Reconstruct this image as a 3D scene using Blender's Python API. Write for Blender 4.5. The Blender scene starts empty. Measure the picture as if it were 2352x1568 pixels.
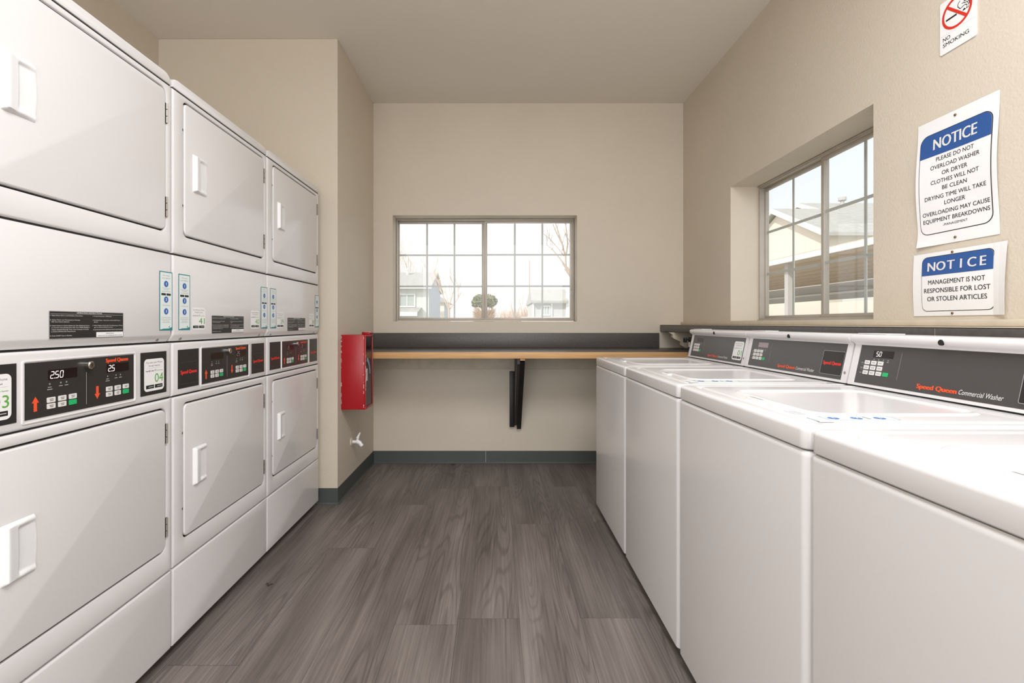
import bpy, bmesh, math, random
from mathutils import Vector, Matrix
random.seed(7)
SC = bpy.context.scene
COL = SC.collection
R = math.radians

# ------------------------------------------------------------------ camera
F, CX, CY, HC = 1095.0, 1139.0, 743.0, 1.145          # focal length in px, vanishing point, eye height
cam_d = bpy.data.cameras.new('camera')
cam = bpy.data.objects.new('camera', cam_d); COL.objects.link(cam)
cam.location = (0, 0, HC); cam.rotation_euler = (R(90), 0, 0)
cam_d.sensor_fit = 'HORIZONTAL'; cam_d.sensor_width = 36.0
cam_d.lens = F / 2352 * 36.0
cam_d.shift_x = (1176 - CX) / 2352; cam_d.shift_y = -(784 - CY) / 2352
cam_d.clip_start = 0.02; cam_d.clip_end = 400
SC.camera = cam
def at(px, py, Y):                                     # a point of the photo at depth Y
    return Vector(((px - CX) * Y / F, Y, HC - (py - CY) * Y / F))

# ------------------------------------------------------------------ world, sun, lamps, exposure
SC.view_settings.view_transform = 'Standard'; SC.view_settings.look = 'None'
SC.view_settings.gamma = 1.0; SC.view_settings.use_curve_mapping = False
SC.view_settings.exposure = 0.50
w = bpy.data.worlds.new('sky'); SC.world = w; w.use_nodes = True
nt = w.node_tree; nt.nodes.clear()
out = nt.nodes.new('ShaderNodeOutputWorld'); bg = nt.nodes.new('ShaderNodeBackground')
tc = nt.nodes.new('ShaderNodeTexCoord'); sep = nt.nodes.new('ShaderNodeSeparateXYZ')
ramp = nt.nodes.new('ShaderNodeValToRGB'); noi = nt.nodes.new('ShaderNodeTexNoise')
mix = nt.nodes.new('ShaderNodeMix'); mix.data_type = 'RGBA'
noi.inputs['Scale'].default_value = 3.0; noi.inputs['Detail'].default_value = 5
ramp.color_ramp.elements[0].position = 0.0; ramp.color_ramp.elements[0].color = (1.0, 1.0, 1.0, 1)
ramp.color_ramp.elements[1].position = 0.7; ramp.color_ramp.elements[1].color = (0.80, 0.90, 1.0, 1)
nt.links.new(tc.outputs['Generated'], sep.inputs[0]); nt.links.new(sep.outputs['X'], ramp.inputs[0])
nt.links.new(tc.outputs['Generated'], noi.inputs['Vector'])
nt.links.new(noi.outputs['Fac'], mix.inputs['Factor'])
nt.links.new(ramp.outputs[0], mix.inputs['A']); mix.inputs['B'].default_value = (1, 1, 1, 1)
nt.links.new(mix.outputs['Result'], bg.inputs['Color']); bg.inputs['Strength'].default_value = 0.86
nt.links.new(bg.outputs[0], out.inputs['Surface'])

def lamp(name, kind, loc, rot, energy, color, **kw):
    d = bpy.data.lights.new(name, kind); d.energy = energy; d.color = color
    for k, v in kw.items(): setattr(d, k, v)
    o = bpy.data.objects.new(name, d); COL.objects.link(o); o.location = loc; o.rotation_euler = rot
    return o
WARM = (0.955, 0.98, 1.03)
lamp('sun', 'SUN', (0, 0, 20), (R(52), 0, R(-50)), 1.9, (1.0, 0.96, 0.9), angle=R(3))
lamp('ceiling_lamp', 'AREA', (0.38, 0.45, 2.88), (0, 0, 0), 44, WARM, shape='RECTANGLE', size=1.3, size_y=1.2)
lamp('front_fill_light', 'AREA', (-0.3, -2.6, 1.47), (R(90), 0, 0), 78, (0.95, 0.98, 1.03), shape='RECTANGLE', size=3.6, size_y=2.9)  # unseen fill light added in front of the closed wall behind the camera

# ------------------------------------------------------------------ materials
MATS = {}
def mat(name, col, rough=0.5, metal=0.0, spec=0.5, coat=0.0, emit=0.0, bump=None, var=None):
    if name in MATS: return MATS[name]
    m = bpy.data.materials.new(name); m.use_nodes = True
    n = m.node_tree; b = n.nodes['Principled BSDF']
    c = (*[srgb(v) for v in col], 1)
    b.inputs['Base Color'].default_value = c; b.inputs['Roughness'].default_value = rough
    b.inputs['Metallic'].default_value = metal; b.inputs['Specular IOR Level'].default_value = spec
    if coat: b.inputs['Coat Weight'].default_value = coat; b.inputs['Coat Roughness'].default_value = 0.08
    if emit:
        b.inputs['Emission Color'].default_value = c; b.inputs['Emission Strength'].default_value = emit
    t = n.nodes.new('ShaderNodeTexCoord')
    if var:                                            # (scale, amount[, stretch]) mottling of the base colour
        nz = n.nodes.new('ShaderNodeTexNoise'); nz.inputs['Scale'].default_value = var[0]; nz.inputs['Detail'].default_value = 6
        src = t.outputs['Object']
        if len(var) > 2:
            mp = n.nodes.new('ShaderNodeMapping'); mp.inputs['Scale'].default_value = var[2]
            n.links.new(src, mp.inputs[0]); src = mp.outputs[0]
        n.links.new(src, nz.inputs['Vector'])
        mr = n.nodes.new('ShaderNodeMapRange'); mr.inputs['From Min'].default_value = 0.3; mr.inputs['From Max'].default_value = 0.7
        mr.inputs['To Min'].default_value = 1 - var[1]; mr.inputs['To Max'].default_value = 1 + var[1]
        n.links.new(nz.outputs['Fac'], mr.inputs['Value'])
        mx = n.nodes.new('ShaderNodeMix'); mx.data_type = 'RGBA'; mx.blend_type = 'MULTIPLY'; mx.inputs['Factor'].default_value = 1
        mx.inputs['A'].default_value = c; n.links.new(mr.outputs[0], mx.inputs['B'])
        n.links.new(mx.outputs['Result'], b.inputs['Base Color'])
    if bump:                                           # (scale, strength, distance)
        nz = n.nodes.new('ShaderNodeTexNoise'); nz.inputs['Scale'].default_value = bump[0]; nz.inputs['Detail'].default_value = 3
        n.links.new(t.outputs['Object'], nz.inputs['Vector'])
        bp = n.nodes.new('ShaderNodeBump'); bp.inputs['Strength'].default_value = bump[1]; bp.inputs['Distance'].default_value = bump[2]
        n.links.new(nz.outputs['Fac'], bp.inputs['Height']); n.links.new(bp.outputs[0], b.inputs['Normal'])
    MATS[name] = m
    return m
def srgb(v):
    v = v / 255.0
    return v / 12.92 if v <= 0.04045 else ((v + 0.055) / 1.055) ** 2.4

M_WALL = mat('wall_paint', (210, 199, 182), 0.55, spec=0.35, bump=(115, 0.28, 0.004), var=(1.3, 0.03))
M_CEIL = mat('ceiling_paint', (230, 222, 210), 0.7, spec=0.25, var=(0.8, 0.02))
M_WHITE = mat('white_enamel', (223, 220, 219), 0.18, spec=0.42)
M_PLAST = mat('white_plastic', (236, 236, 236), 0.3)
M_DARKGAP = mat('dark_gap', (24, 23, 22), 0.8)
M_PANEL = mat('charcoal_faceplate', (52, 49, 47), 0.28, spec=0.4)
M_WPANEL = mat('grey_faceplate', (74, 71, 70), 0.3, spec=0.5)
M_PANEL2 = mat('charcoal_plate', (44, 42, 41), 0.35, spec=0.4)
M_ORANGE = mat('orange_print', (240, 86, 42), 0.45)
M_RED = mat('red_print', (226, 52, 44), 0.45)
M_BLACK = mat('black_print', (28, 27, 27), 0.5)
M_PRINTW = mat('white_print', (226, 224, 220), 0.5)
M_GREY = mat('grey_print', (150, 150, 150), 0.5)
M_LGREY = mat('pale_grey_print', (190, 192, 192), 0.5)
M_BUTTON = mat('button_white', (228, 226, 222), 0.4)
M_GREEN = mat('button_green', (36, 178, 104), 0.4)
M_GREENP = mat('green_print', (96, 170, 70), 0.5)
M_LED = mat('display_digits', (250, 236, 236), 0.4, emit=0.9)
M_LEDDIM = mat('display_digits_dim', (150, 130, 130), 0.4, emit=0.3)
M_SCREEN = mat('display_window', (30, 18, 18), 0.2)
M_SCREENP = mat('display_lit', (158, 140, 140), 0.3)
M_CHROME = mat('chrome', (225, 222, 218), 0.15, metal=1.0)
M_STEEL = mat('hinge_steel', (172, 163, 152), 0.4, metal=0.6)
M_PAPER = mat('white_card', (240, 239, 238), 0.4, var=(6, 0.01))
M_BLUE = mat('notice_blue', (44, 86, 150), 0.4)
M_SIGNRED = mat('prohibition_red', (214, 48, 34), 0.4)
M_TEAL = mat('teal_print', (52, 138, 142), 0.45)
M_PALE = mat('pale_sticker', (226, 234, 232), 0.4)
M_CIRC = mat('blue_circle', (48, 100, 176), 0.45)
M_BASE = mat('vinyl_base_grey', (72, 77, 74), 0.5, var=(4, 0.06))
M_LAM = mat('charcoal_laminate', (84, 80, 77), 0.38, var=(60, 0.16))
M_OAK = mat('oak_edge', (204, 160, 108), 0.5, var=(6, 0.14, (1, 12, 30)))
M_BLKWOOD = mat('black_paint', (26, 24, 23), 0.45)
M_BLKSIDE = mat('dark_stained_board', (58, 53, 49), 0.5)
M_REDMET = mat('red_enamel', (166, 14, 24), 0.3, spec=0.5, var=(3, 0.05))
M_ALU = mat('window_aluminium', (186, 178, 166), 0.4, metal=0.15, var=(9, 0.06))
M_MUNT = mat('muntin_white', (206, 206, 200), 0.5)
M_TRIM = mat('painted_trim', (206, 194, 174), 0.55, var=(14, 0.07))
M_RUBBER = mat('black_rubber', (22, 22, 22), 0.5)

def glass_mat(name, tint):
    m = bpy.data.materials.new(name); m.use_nodes = True; n = m.node_tree; n.nodes.clear()
    o = n.nodes.new('ShaderNodeOutputMaterial'); t = n.nodes.new('ShaderNodeBsdfTransparent'); g = n.nodes.new('ShaderNodeBsdfGlossy')
    mx = n.nodes.new('ShaderNodeMixShader'); fr = n.nodes.new('ShaderNodeFresnel')
    t.inputs[0].default_value = (*tint, 1); g.inputs['Roughness'].default_value = 0.02; gm = n.nodes.new('ShaderNodeNewGeometry'); mr = n.nodes.new('ShaderNodeMapRange')
    mr.inputs['To Min'].default_value = 1.42; mr.inputs['To Max'].default_value = 1 / 1.42   # same reflectance on both sides of the pane
    n.links.new(gm.outputs['Backfacing'], mr.inputs['Value']); n.links.new(mr.outputs[0], fr.inputs['IOR'])
    n.links.new(fr.outputs[0], mx.inputs[0]); n.links.new(t.outputs[0], mx.inputs[1]); n.links.new(g.outputs[0], mx.inputs[2])
    n.links.new(mx.outputs[0], o.inputs[0]); return m
M_GLASS = glass_mat('window_glass', (0.96, 0.97, 0.97))
M_GLASS2 = glass_mat('cabinet_glass', (0.55, 0.53, 0.52))

def floor_mat():
    m = bpy.data.materials.new('grey_oak_plank'); m.use_nodes = True; n = m.node_tree; b = n.nodes['Principled BSDF']
    L = n.links.new
    t = n.nodes.new('ShaderNodeTexCoord'); a = n.nodes.new('ShaderNodeAttribute'); a.attribute_name = 'plank'
    sc = n.nodes.new('ShaderNodeVectorMath'); sc.operation = 'SCALE'; sc.inputs['Scale'].default_value = 37.0
    L(a.outputs['Vector'], sc.inputs[0])
    ad = n.nodes.new('ShaderNodeVectorMath'); ad.operation = 'ADD'; L(t.outputs['Object'], ad.inputs[0]); L(sc.outputs[0], ad.inputs[1])
    def stretched(sx, sy):
        mp = n.nodes.new('ShaderNodeMapping'); mp.inputs['Scale'].default_value = (sx, sy, 1); L(ad.outputs[0], mp.inputs[0]); return mp
    # cathedral figure: rings of a stretched, warped field
    mp = stretched(6.5, 0.55)
    n1 = n.nodes.new('ShaderNodeTexNoise'); n1.inputs['Scale'].default_value = 1.0; n1.inputs['Detail'].default_value = 1.5; n1.inputs['Distortion'].default_value = 0.25
    L(mp.outputs[0], n1.inputs['Vector'])
    mul = n.nodes.new('ShaderNodeMath'); mul.operation = 'MULTIPLY'; mul.inputs[1].default_value = 150.0; L(n1.outputs['Fac'], mul.inputs[0])
    sn = n.nodes.new('ShaderNodeMath'); sn.operation = 'SINE'; L(mul.outputs[0], sn.inputs[0])
    mr1 = n.nodes.new('ShaderNodeMapRange'); mr1.inputs['From Min'].default_value = 0.2; mr1.inputs['From Max'].default_value = 1.0
    mr1.inputs['To Min'].default_value = 0.0; mr1.inputs['To Max'].default_value = 1.0; L(sn.outputs[0], mr1.inputs['Value'])
    # where the figure shows
    n4 = n.nodes.new('ShaderNodeTexNoise'); n4.inputs['Scale'].default_value = 1.0; n4.inputs['Detail'].default_value = 2; L(stretched(5, 1.1).outputs[0], n4.inputs['Vector'])
    mr4 = n.nodes.new('ShaderNodeMapRange'); mr4.inputs['From Min'].default_value = 0.42; mr4.inputs['From Max'].default_value = 0.62; L(n4.outputs['Fac'], mr4.inputs['Value'])
    fig = n.nodes.new('ShaderNodeMath'); fig.operation = 'MULTIPLY'; L(mr1.outputs[0], fig.inputs[0]); L(mr4.outputs[0], fig.inputs[1])
    # fine streaks
    n2 = n.nodes.new('ShaderNodeTexNoise'); n2.inputs['Scale'].default_value = 1.0; n2.inputs['Detail'].default_value = 5; L(stretched(150, 2.2).outputs[0], n2.inputs['Vector'])
    # broad tone
    n3 = n.nodes.new('ShaderNodeTexNoise'); n3.inputs['Scale'].default_value = 1.0; n3.inputs['Detail'].default_value = 3; L(stretched(9, 1.2).outputs[0], n3.inputs['Vector'])
    rp = n.nodes.new('ShaderNodeValToRGB'); L(n3.outputs['Fac'], rp.inputs[0])
    rp.color_ramp.elements[0].position = 0.3; rp.color_ramp.elements[0].color = (srgb(103), srgb(94), srgb(89), 1)
    rp.color_ramp.elements[1].position = 0.72; rp.color_ramp.elements[1].color = (srgb(138), srgb(129), srgb(123), 1)
    m1 = n.nodes.new('ShaderNodeMix'); m1.data_type = 'RGBA'; m1.blend_type = 'MULTIPLY'; m1.inputs['Factor'].default_value = 1
    mr2 = n.nodes.new('ShaderNodeMapRange'); mr2.inputs['From Min'].default_value = 0.3; mr2.inputs['From Max'].default_value = 0.7
    mr2.inputs['To Min'].default_value = 0.76; mr2.inputs['To Max'].default_value = 1.18; L(n2.outputs['Fac'], mr2.inputs['Value'])
    L(rp.outputs[0], m1.inputs['A']); L(mr2.outputs[0], m1.inputs['B'])
    m2 = n.nodes.new('ShaderNodeMix'); m2.data_type = 'RGBA'; m2.blend_type = 'MULTIPLY'; L(m1.outputs['Result'], m2.inputs['A'])
    m2.inputs['B'].default_value = (0.74, 0.72, 0.72, 1); L(fig.outputs[0], m2.inputs['Factor'])
    m3 = n.nodes.new('ShaderNodeMix'); m3.data_type = 'RGBA'; m3.blend_type = 'MULTIPLY'; m3.inputs['Factor'].default_value = 1
    mr3 = n.nodes.new('ShaderNodeMapRange'); mr3.inputs['To Min'].default_value = 0.88; mr3.inputs['To Max'].default_value = 1.1; L(a.outputs['Fac'], mr3.inputs['Value'])
    L(m2.outputs['Result'], m3.inputs['A']); L(mr3.outputs[0], m3.inputs['B'])
    L(m3.outputs['Result'], b.inputs['Base Color'])
    b.inputs['Roughness'].default_value = 0.48; b.inputs['Specular IOR Level'].default_value = 0.4
    bp = n.nodes.new('ShaderNodeBump'); bp.inputs['Strength'].default_value = 0.15; bp.inputs['Distance'].default_value = 0.002
    L(n2.outputs['Fac'], bp.inputs['Height']); L(bp.outputs[0], b.inputs['Normal'])
    return m
M_FLOOR = floor_mat()

# ------------------------------------------------------------------ object helpers
def tag(o, label=None, cat=None, group=None, kind=None):
    if label: o['label'] = label
    if cat: o['category'] = cat
    if group: o['group'] = group
    if kind: o['kind'] = kind
    return o
def empty(name, loc, rz=0.0):
    o = bpy.data.objects.new(name, None); COL.objects.link(o); o.location = loc; o.rotation_euler = (0, 0, rz)
    o.empty_display_size = 0.05; return o
def link(name, me, parent=None, loc=(0, 0, 0)):
    o = bpy.data.objects.new(name, me); COL.objects.link(o); o.location = loc
    if parent: o.parent = parent
    return o
class MB:
    """collects shapes in one bmesh, builds ONE mesh object"""
    def __init__(s, *mats): s.bm = bmesh.new(); s.mats = list(mats)
    def mi(s, m):
        if m is None: return 0
        if m not in s.mats: s.mats.append(m)
        return s.mats.index(m)
    def box(s, x0, x1, y0, y1, z0, z1, bev=0.0, seg=2, m=None):
        t = bmesh.new(); bmesh.ops.create_cube(t, size=1.0)
        for v in t.verts: v.co = Vector(((x0 + x1) / 2 + v.co.x * (x1 - x0), (y0 + y1) / 2 + v.co.y * (y1 - y0), (z0 + z1) / 2 + v.co.z * (z1 - z0)))
        if bev: bmesh.ops.bevel(t, geom=t.edges[:] , offset=bev, segments=seg, affect='EDGES', profile=0.5)
        return s.merge(t, m)
    def merge(s, t, m=None, M=None):
        k = s.mi(m); mp = {}
        for v in t.verts: mp[v] = s.bm.verts.new(M @ v.co if M else v.co)
        for f in t.faces:
            try: nf = s.bm.faces.new([mp[v] for v in f.verts])
            except ValueError: continue
            nf.material_index = k
        t.free(); return s
    def face(s, pts, m=None):
        f = s.bm.faces.new([s.bm.verts.new(p) for p in pts]); f.material_index = s.mi(m); return s
    def prism(s, pts, axis, a, b, m=None):
        """pts: 2-D outline; axis 'x': (y,z), 'y': (x,z), 'z': (x,y)"""
        def P(p, t): return {'x': (t, p[0], p[1]), 'y': (p[0], t, p[1]), 'z': (p[0], p[1], t)}[axis]
        k = s.mi(m); A = [s.bm.verts.new(P(p, a)) for p in pts]; B = [s.bm.verts.new(P(p, b)) for p in pts]; n = len(pts)
        fs = [s.bm.faces.new(A[::-1]), s.bm.faces.new(B)]
        for i in range(n): fs.append(s.bm.faces.new((A[i], A[(i + 1) % n], B[(i + 1) % n], B[i])))
        for f in fs: f.material_index = k
        return s
    def loops(s, rings, cap0=False, cap1=False, m=None):
        k = s.mi(m); rs = [[s.bm.verts.new(p) for p in r] for r in rings]; n = len(rs[0])
        for a, b in zip(rs, rs[1:]):
            for i in range(n):
                f = s.bm.faces.new((a[i], a[(i + 1) % n], b[(i + 1) % n], b[i])); f.material_index = k
        if cap0: s.bm.faces.new(rs[0][::-1]).material_index = k
        if cap1: s.bm.faces.new(rs[-1]).material_index = k
        return s
    def tube(s, pts, rad, n=8, m=None, cap=True):
        pts = [Vector(p) for p in pts]; rings = []
        rads = rad if isinstance(rad, (list, tuple)) else [rad] * len(pts)
        up = Vector((0.123, 0.31, 0.94))
        for i, p in enumerate(pts):
            d = (pts[min(i + 1, len(pts) - 1)] - pts[max(i - 1, 0)]).normalized()
            u = d.cross(up)
            if u.length < 1e-3: u = d.cross(Vector((1, 0, 0)))
            u.normalize(); v = d.cross(u).normalized()
            rings.append([p + (u * math.cos(2 * math.pi * j / n) + v * math.sin(2 * math.pi * j / n)) * rads[i] for j in range(n)])
        return s.loops(rings, cap, cap, m)
    def build(s, name, parent=None, loc=(0, 0, 0), smooth=35):
        bmesh.ops.recalc_face_normals(s.bm, faces=s.bm.faces[:])
        me = bpy.data.meshes.new(name); s.bm.to_mesh(me); s.bm.free()
        for m in s.mats: me.materials.append(m)
        if smooth:
            for p in me.polygons: p.use_smooth = True
            me.set_sharp_from_angle(angle=R(smooth))
        return link(name, me, parent, loc)
def rrect(u0, v0, u1, v1, r, n=6):
    pts = []
    for cx, cy, a0 in ((u1 - r, v0 + r, -90), (u1 - r, v1 - r, 0), (u0 + r, v1 - r, 90), (u0 + r, v0 + r, 180)):
        for i in range(n + 1):
            a = R(a0 + 90 * i / n); pts.append((cx + r * math.cos(a), cy + r * math.sin(a)))
    return pts
def rect_like(u0, v0, u1, v1, src, n=6):
    """rectangle outline with as many points as rrect(src) so rings can be bridged"""
    U0, V0, U1, V1, r = src; pts = []
    cs = [((U1 - r, v0), (u1, v0), (u1, V0 + r)), ((u1, V1 - r), (u1, v1), (U1 - r, v1)),
          ((U0 + r, v1), (u0, v1), (u0, V1 - r)), ((u0, V0 + r), (u0, v0), (U0 + r, v0))]
    for a, c, b in cs:
        for i in range(n + 1):
            t = i / n
            if t <= .5: p = (a[0] + (c[0] - a[0]) * 2 * t, a[1] + (c[1] - a[1]) * 2 * t)
            else: p = (c[0] + (b[0] - c[0]) * (2 * t - 1), c[1] + (b[1] - c[1]) * (2 * t - 1))
            pts.append(p)
    return pts

# ---- lettering
_TXT = {}
def text_mesh(body, bold):
    key = (body, bold)
    if key in _TXT: return _TXT[key]
    c = bpy.data.curves.new('lettering', 'FONT'); c.body = body; c.size = 1.0; c.resolution_u = 3; c.offset = bold
    o = bpy.data.objects.new('lettering', c); me = bpy.data.meshes.new_from_object(o)
    vs = [v.co.copy() for v in me.vertices]; fs = [tuple(p.vertices) for p in me.polygons]
    bpy.data.meshes.remove(me); bpy.data.objects.remove(o); bpy.data.curves.remove(c)
    _TXT[key] = (vs, fs, min((v.x for v in vs), default=0), max((v.x for v in vs), default=1))
    return _TXT[key]
_h = text_mesh('H', 0.0); CAP = max(v.y for v in _h[0])
class Decal(MB):
    """a flat printed thing in its own (u, v) plane; n lifts each printed layer"""
    STEP = 0.00035
    def poly(s, pts, m, n=1): return s.face([(p[0], p[1], n * s.STEP) for p in pts], m)
    def rect(s, u0, v0, u1, v1, m, n=1): return s.poly([(u0, v0), (u1, v0), (u1, v1), (u0, v1)], m, n)
    def rr(s, u0, v0, u1, v1, r, m, n=1): return s.poly(rrect(u0, v0, u1, v1, r), m, n)
    def circle(s, u, v, r, m, n=1, k=24, sx=1.0): return s.poly([(u + sx * r * math.cos(2 * math.pi * i / k), v + r * math.sin(2 * math.pi * i / k)) for i in range(k)], m, n)
    def ring(s, u0, v0, u1, v1, r, t, m, n=1):
        return s.loops([[(p[0], p[1], n * s.STEP) for p in rrect(u0, v0, u1, v1, r)], [(p[0], p[1], n * s.STEP) for p in rrect(u0 + t, v0 + t, u1 - t, v1 - t, max(r - t, .0004))]], m=m)
    def cring(s, u, v, r, t, m, n=1, k=40):
        f = lambda q: [(u + q * math.cos(2 * math.pi * i / k), v + q * math.sin(2 * math.pi * i / k), n * s.STEP) for i in range(k)]
        return s.loops([f(r), f(r - t)], m=m)
    def slab(s, u0, v0, u1, v1, r, th, m):
        P = rrect(u0, v0, u1, v1, r)
        return s.loops([[(p[0], p[1], -th) for p in P], [(p[0], p[1], 0) for p in P]], True, True, m)
    def line(s, a, b, t, m, n=1):
        d = Vector((b[0] - a[0], b[1] - a[1])).normalized() * t / 2; q = (-d.y, d.x)
        return s.poly([(a[0] - q[0], a[1] - q[1]), (b[0] - q[0], b[1] - q[1]), (b[0] + q[0], b[1] + q[1]), (a[0] + q[0], a[1] + q[1])], m, n)
    def text(s, body, u, v, cap, m, n=2, w=None, anchor='l', bold=0.0, slant=0.0):
        vs, fs, x0, x1 = text_mesh(body, 0.0); k = cap / CAP
        kx = w / (x1 - x0) if w else k
        ww = kx * (x1 - x0); u = {'l': u, 'c': u - ww / 2, 'r': u - ww}[anchor]; i = s.mi(m)
        offs = [0.0] if not bold else ([-bold, bold] if bold < .05 else [-bold, -bold / 3, bold / 3, bold])   # weight by overprinting
        for q, o_ in enumerate(offs):
            V = [s.bm.verts.new((u + o_ * k + (p.x - x0) * kx + slant * p.y * k, v + p.y * k, (n + q * .15) * s.STEP)) for p in vs]
            for f in fs:
                try: s.bm.faces.new([V[j] for j in f]).material_index = i
                except ValueError: pass
        return s
    SEG = {'0': 'abcdef', '1': 'bc', '2': 'abged', '3': 'abgcd', '4': 'fgbc', '5': 'afgcd', '6': 'afgecd', '7': 'abc', '8': 'abcdefg', '9': 'abcdfg', '.': '', ' ': ''}
    def digits(s, body, u, v, h, m, n=2):
        w = h * .5; t = h * .09; sl = .12
        S = {'a': ((0, 1), (1, 1)), 'b': ((1, 1), (1, .5)), 'c': ((1, .5), (1, 0)), 'd': ((0, 0), (1, 0)), 'e': ((0, .5), (0, 0)), 'f': ((0, 1), (0, .5)), 'g': ((0, .5), (1, .5))}
        for ch in body:
            if ch == '.':
                s.rect(u - w * .32, v - t / 2, u - w * .32 + t * 1.2, v + t * .7, m, n); continue
            for q in s.SEG[ch]:
                (a, b), (c, d) = S[q]; g = .08
                a1 = Vector((u + a * w + b * h * sl, v + b * h)); c1 = Vector((u + c * w + d * h * sl, v + d * h)); dd = (c1 - a1) * g
                s.line(a1 + dd, c1 - dd, t, m, n)
            u += w * 1.55
        return s
    def place(s, name, parent, O, U, V, warp=None, cuts=None):
        O, U, V = Vector(O), Vector(U).normalized(), Vector(V).normalized(); N = U.cross(V)
        if cuts:
            us, vs = cuts
            for c, no in [((q, 0, 0), (1, 0, 0)) for q in us] + [((0, q, 0), (0, 1, 0)) for q in vs]:
                bmesh.ops.bisect_plane(s.bm, geom=s.bm.verts[:] + s.bm.edges[:] + s.bm.faces[:], plane_co=c, plane_no=no)
        for v in s.bm.verts:
            d = warp(v.co.x, v.co.y) if warp else 0.0
            v.co = O + U * v.co.x + V * v.co.y + N * (v.co.z + d)
        me = bpy.data.meshes.new(name); s.bm.to_mesh(me); s.bm.free()
        for m in s.mats: me.materials.append(m)
        return link(name, me, parent)

# ------------------------------------------------------------------ the room
XL, XA, XR = -2.14, -1.005, 1.537              # dryer wall, alcove wall, washer wall
YS, YB, YF = 3.025, 3.912, -2.7                # chase face, back wall, wall behind the camera
ZC = 2.952
def struct(o): o['kind'] = 'structure'; return o
# floor of planks
M_SEAM = mat('plank_seam', (62, 55, 52), .8)
fl = MB(M_FLOOR, M_SEAM)
fl.box(XL - .1, XR + .25, YF, YB + .2, -.06, -.0012, m=M_SEAM)
PW, PL, g = .238, 1.5, .0005
ends = {-3: 2.434, -2: 3.015, -1: 1.814, 1: 2.728, 2: 1.855}
planks = []
rnd = random.Random(3)
for k in range(-9, 9):
    x0 = -.147 + PW * k; x1 = x0 + PW
    e = ends.get(k, rnd.uniform(0, PL)); y = e - PL * 5
    while y < YB:
        a, b = max(x0, XL), min(x1, XR); c, d = max(y, YF), min(y + PL, YB)
        if b - a > .01 and d - c > .01: planks.append((a + g, b - g, c + g, d - g))
        y += PL
nbase = len(fl.bm.faces)
for a, b, c, d in planks: fl.face([(a, c, 0), (b, c, 0), (b, d, 0), (a, d, 0)], M_FLOOR)
fo = struct(fl.build('floor', smooth=0))
attr = fo.data.attributes.new('plank', 'FLOAT_COLOR', 'CORNER')
for i, p in enumerate(fo.data.polygons):
    c = (rnd.random(), rnd.random(), rnd.random(), 1) if i >= nbase else (0, 0, 0, 1)
    for li in p.loop_indices: attr.data[li].color = c
# walls
def holed(name, m, axis, t0, t1, a0, a1, z0, z1, hole):
    h0, h1, hz0, hz1 = hole; b = MB(m)
    # ring of four blocks that share corners, one mesh
    for (p0, p1, q0, q1) in ((a0, h0, z0, z1), (h1, a1, z0, z1), (h0, h1, z0, hz0), (h0, h1, hz1, z1)):
        if axis == 'y': b.box(p0, p1, t0, t1, q0, q1)
        else: b.box(t0, t1, p0, p1, q0, q1)
    bmesh.ops.remove_doubles(b.bm, verts=b.bm.verts[:], dist=1e-5)
    return struct(b.build(name, smooth=0))
W1 = (-.847, .666, 1.163, 2.034)               # opening in the back wall  (x0, x1, z0, z1)
W2 = (1.941, 3.122, 1.163, 2.040)              # opening in the right wall (y0, y1, z0, z1)
holed('wall_back', M_WALL, 'y', YB, YB + .17, XA, XR, 0, ZC, W1)
holed('wall_right', M_WALL, 'x', XR, XR + .215, YF, YB + .17, 0, ZC, W2)
struct(MB(M_WALL).box(XL - .12, XL, YF, YS, 0, ZC).build('wall_left', smooth=0))
struct(MB(M_WALL).box(XL - .12, XA, YS, YB + .17, 0, ZC, .004).build('wall_alcove', smooth=0))
struct(MB(M_WALL).box(XL - .12, XR + .215, YF - .12, YF, 0, ZC).build('wall_front', smooth=0))
struct(MB(M_CEIL).box(XL - .12, XR + .215, YF - .12, YB + .17, ZC, ZC + .1).build('ceiling', smooth=0))
# cove base
def cove(name, pts2, seam=None):
    """pts2: run of (x, y) with the room on the left"""
    b = MB(M_BASE); prof = ((0, .102), (.003, .101), (.004, .012), (.010, .003), (.014, 0), (0, 0))
    for (a, c) in zip(pts2, pts2[1:]):
        a, c = Vector((*a, 0)), Vector((*c, 0)); d = (c - a).normalized(); nrm = Vector((-d.y, d.x, 0))
        ra = [a + nrm * p + Vector((0, 0, z)) for p, z in prof]; rb = [c + nrm * p + Vector((0, 0, z)) for p, z in prof]
        b.loops([ra, rb], True, True)
    if seam:
        for x in seam: b.box(x - .0012, x + .0012, YB - .0048, YB - .003, .008, .1, m=M_LGREY)
    return struct(b.build(name, smooth=0))
cove('baseboard_back', [(XR, YB), (XA, YB)], seam=[-.083])
cove('baseboard_left', [(XA, YB), (XA, YS - .003)])
cove('baseboard_alcove', [(XA + .003, YS), (XL, YS)])

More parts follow.
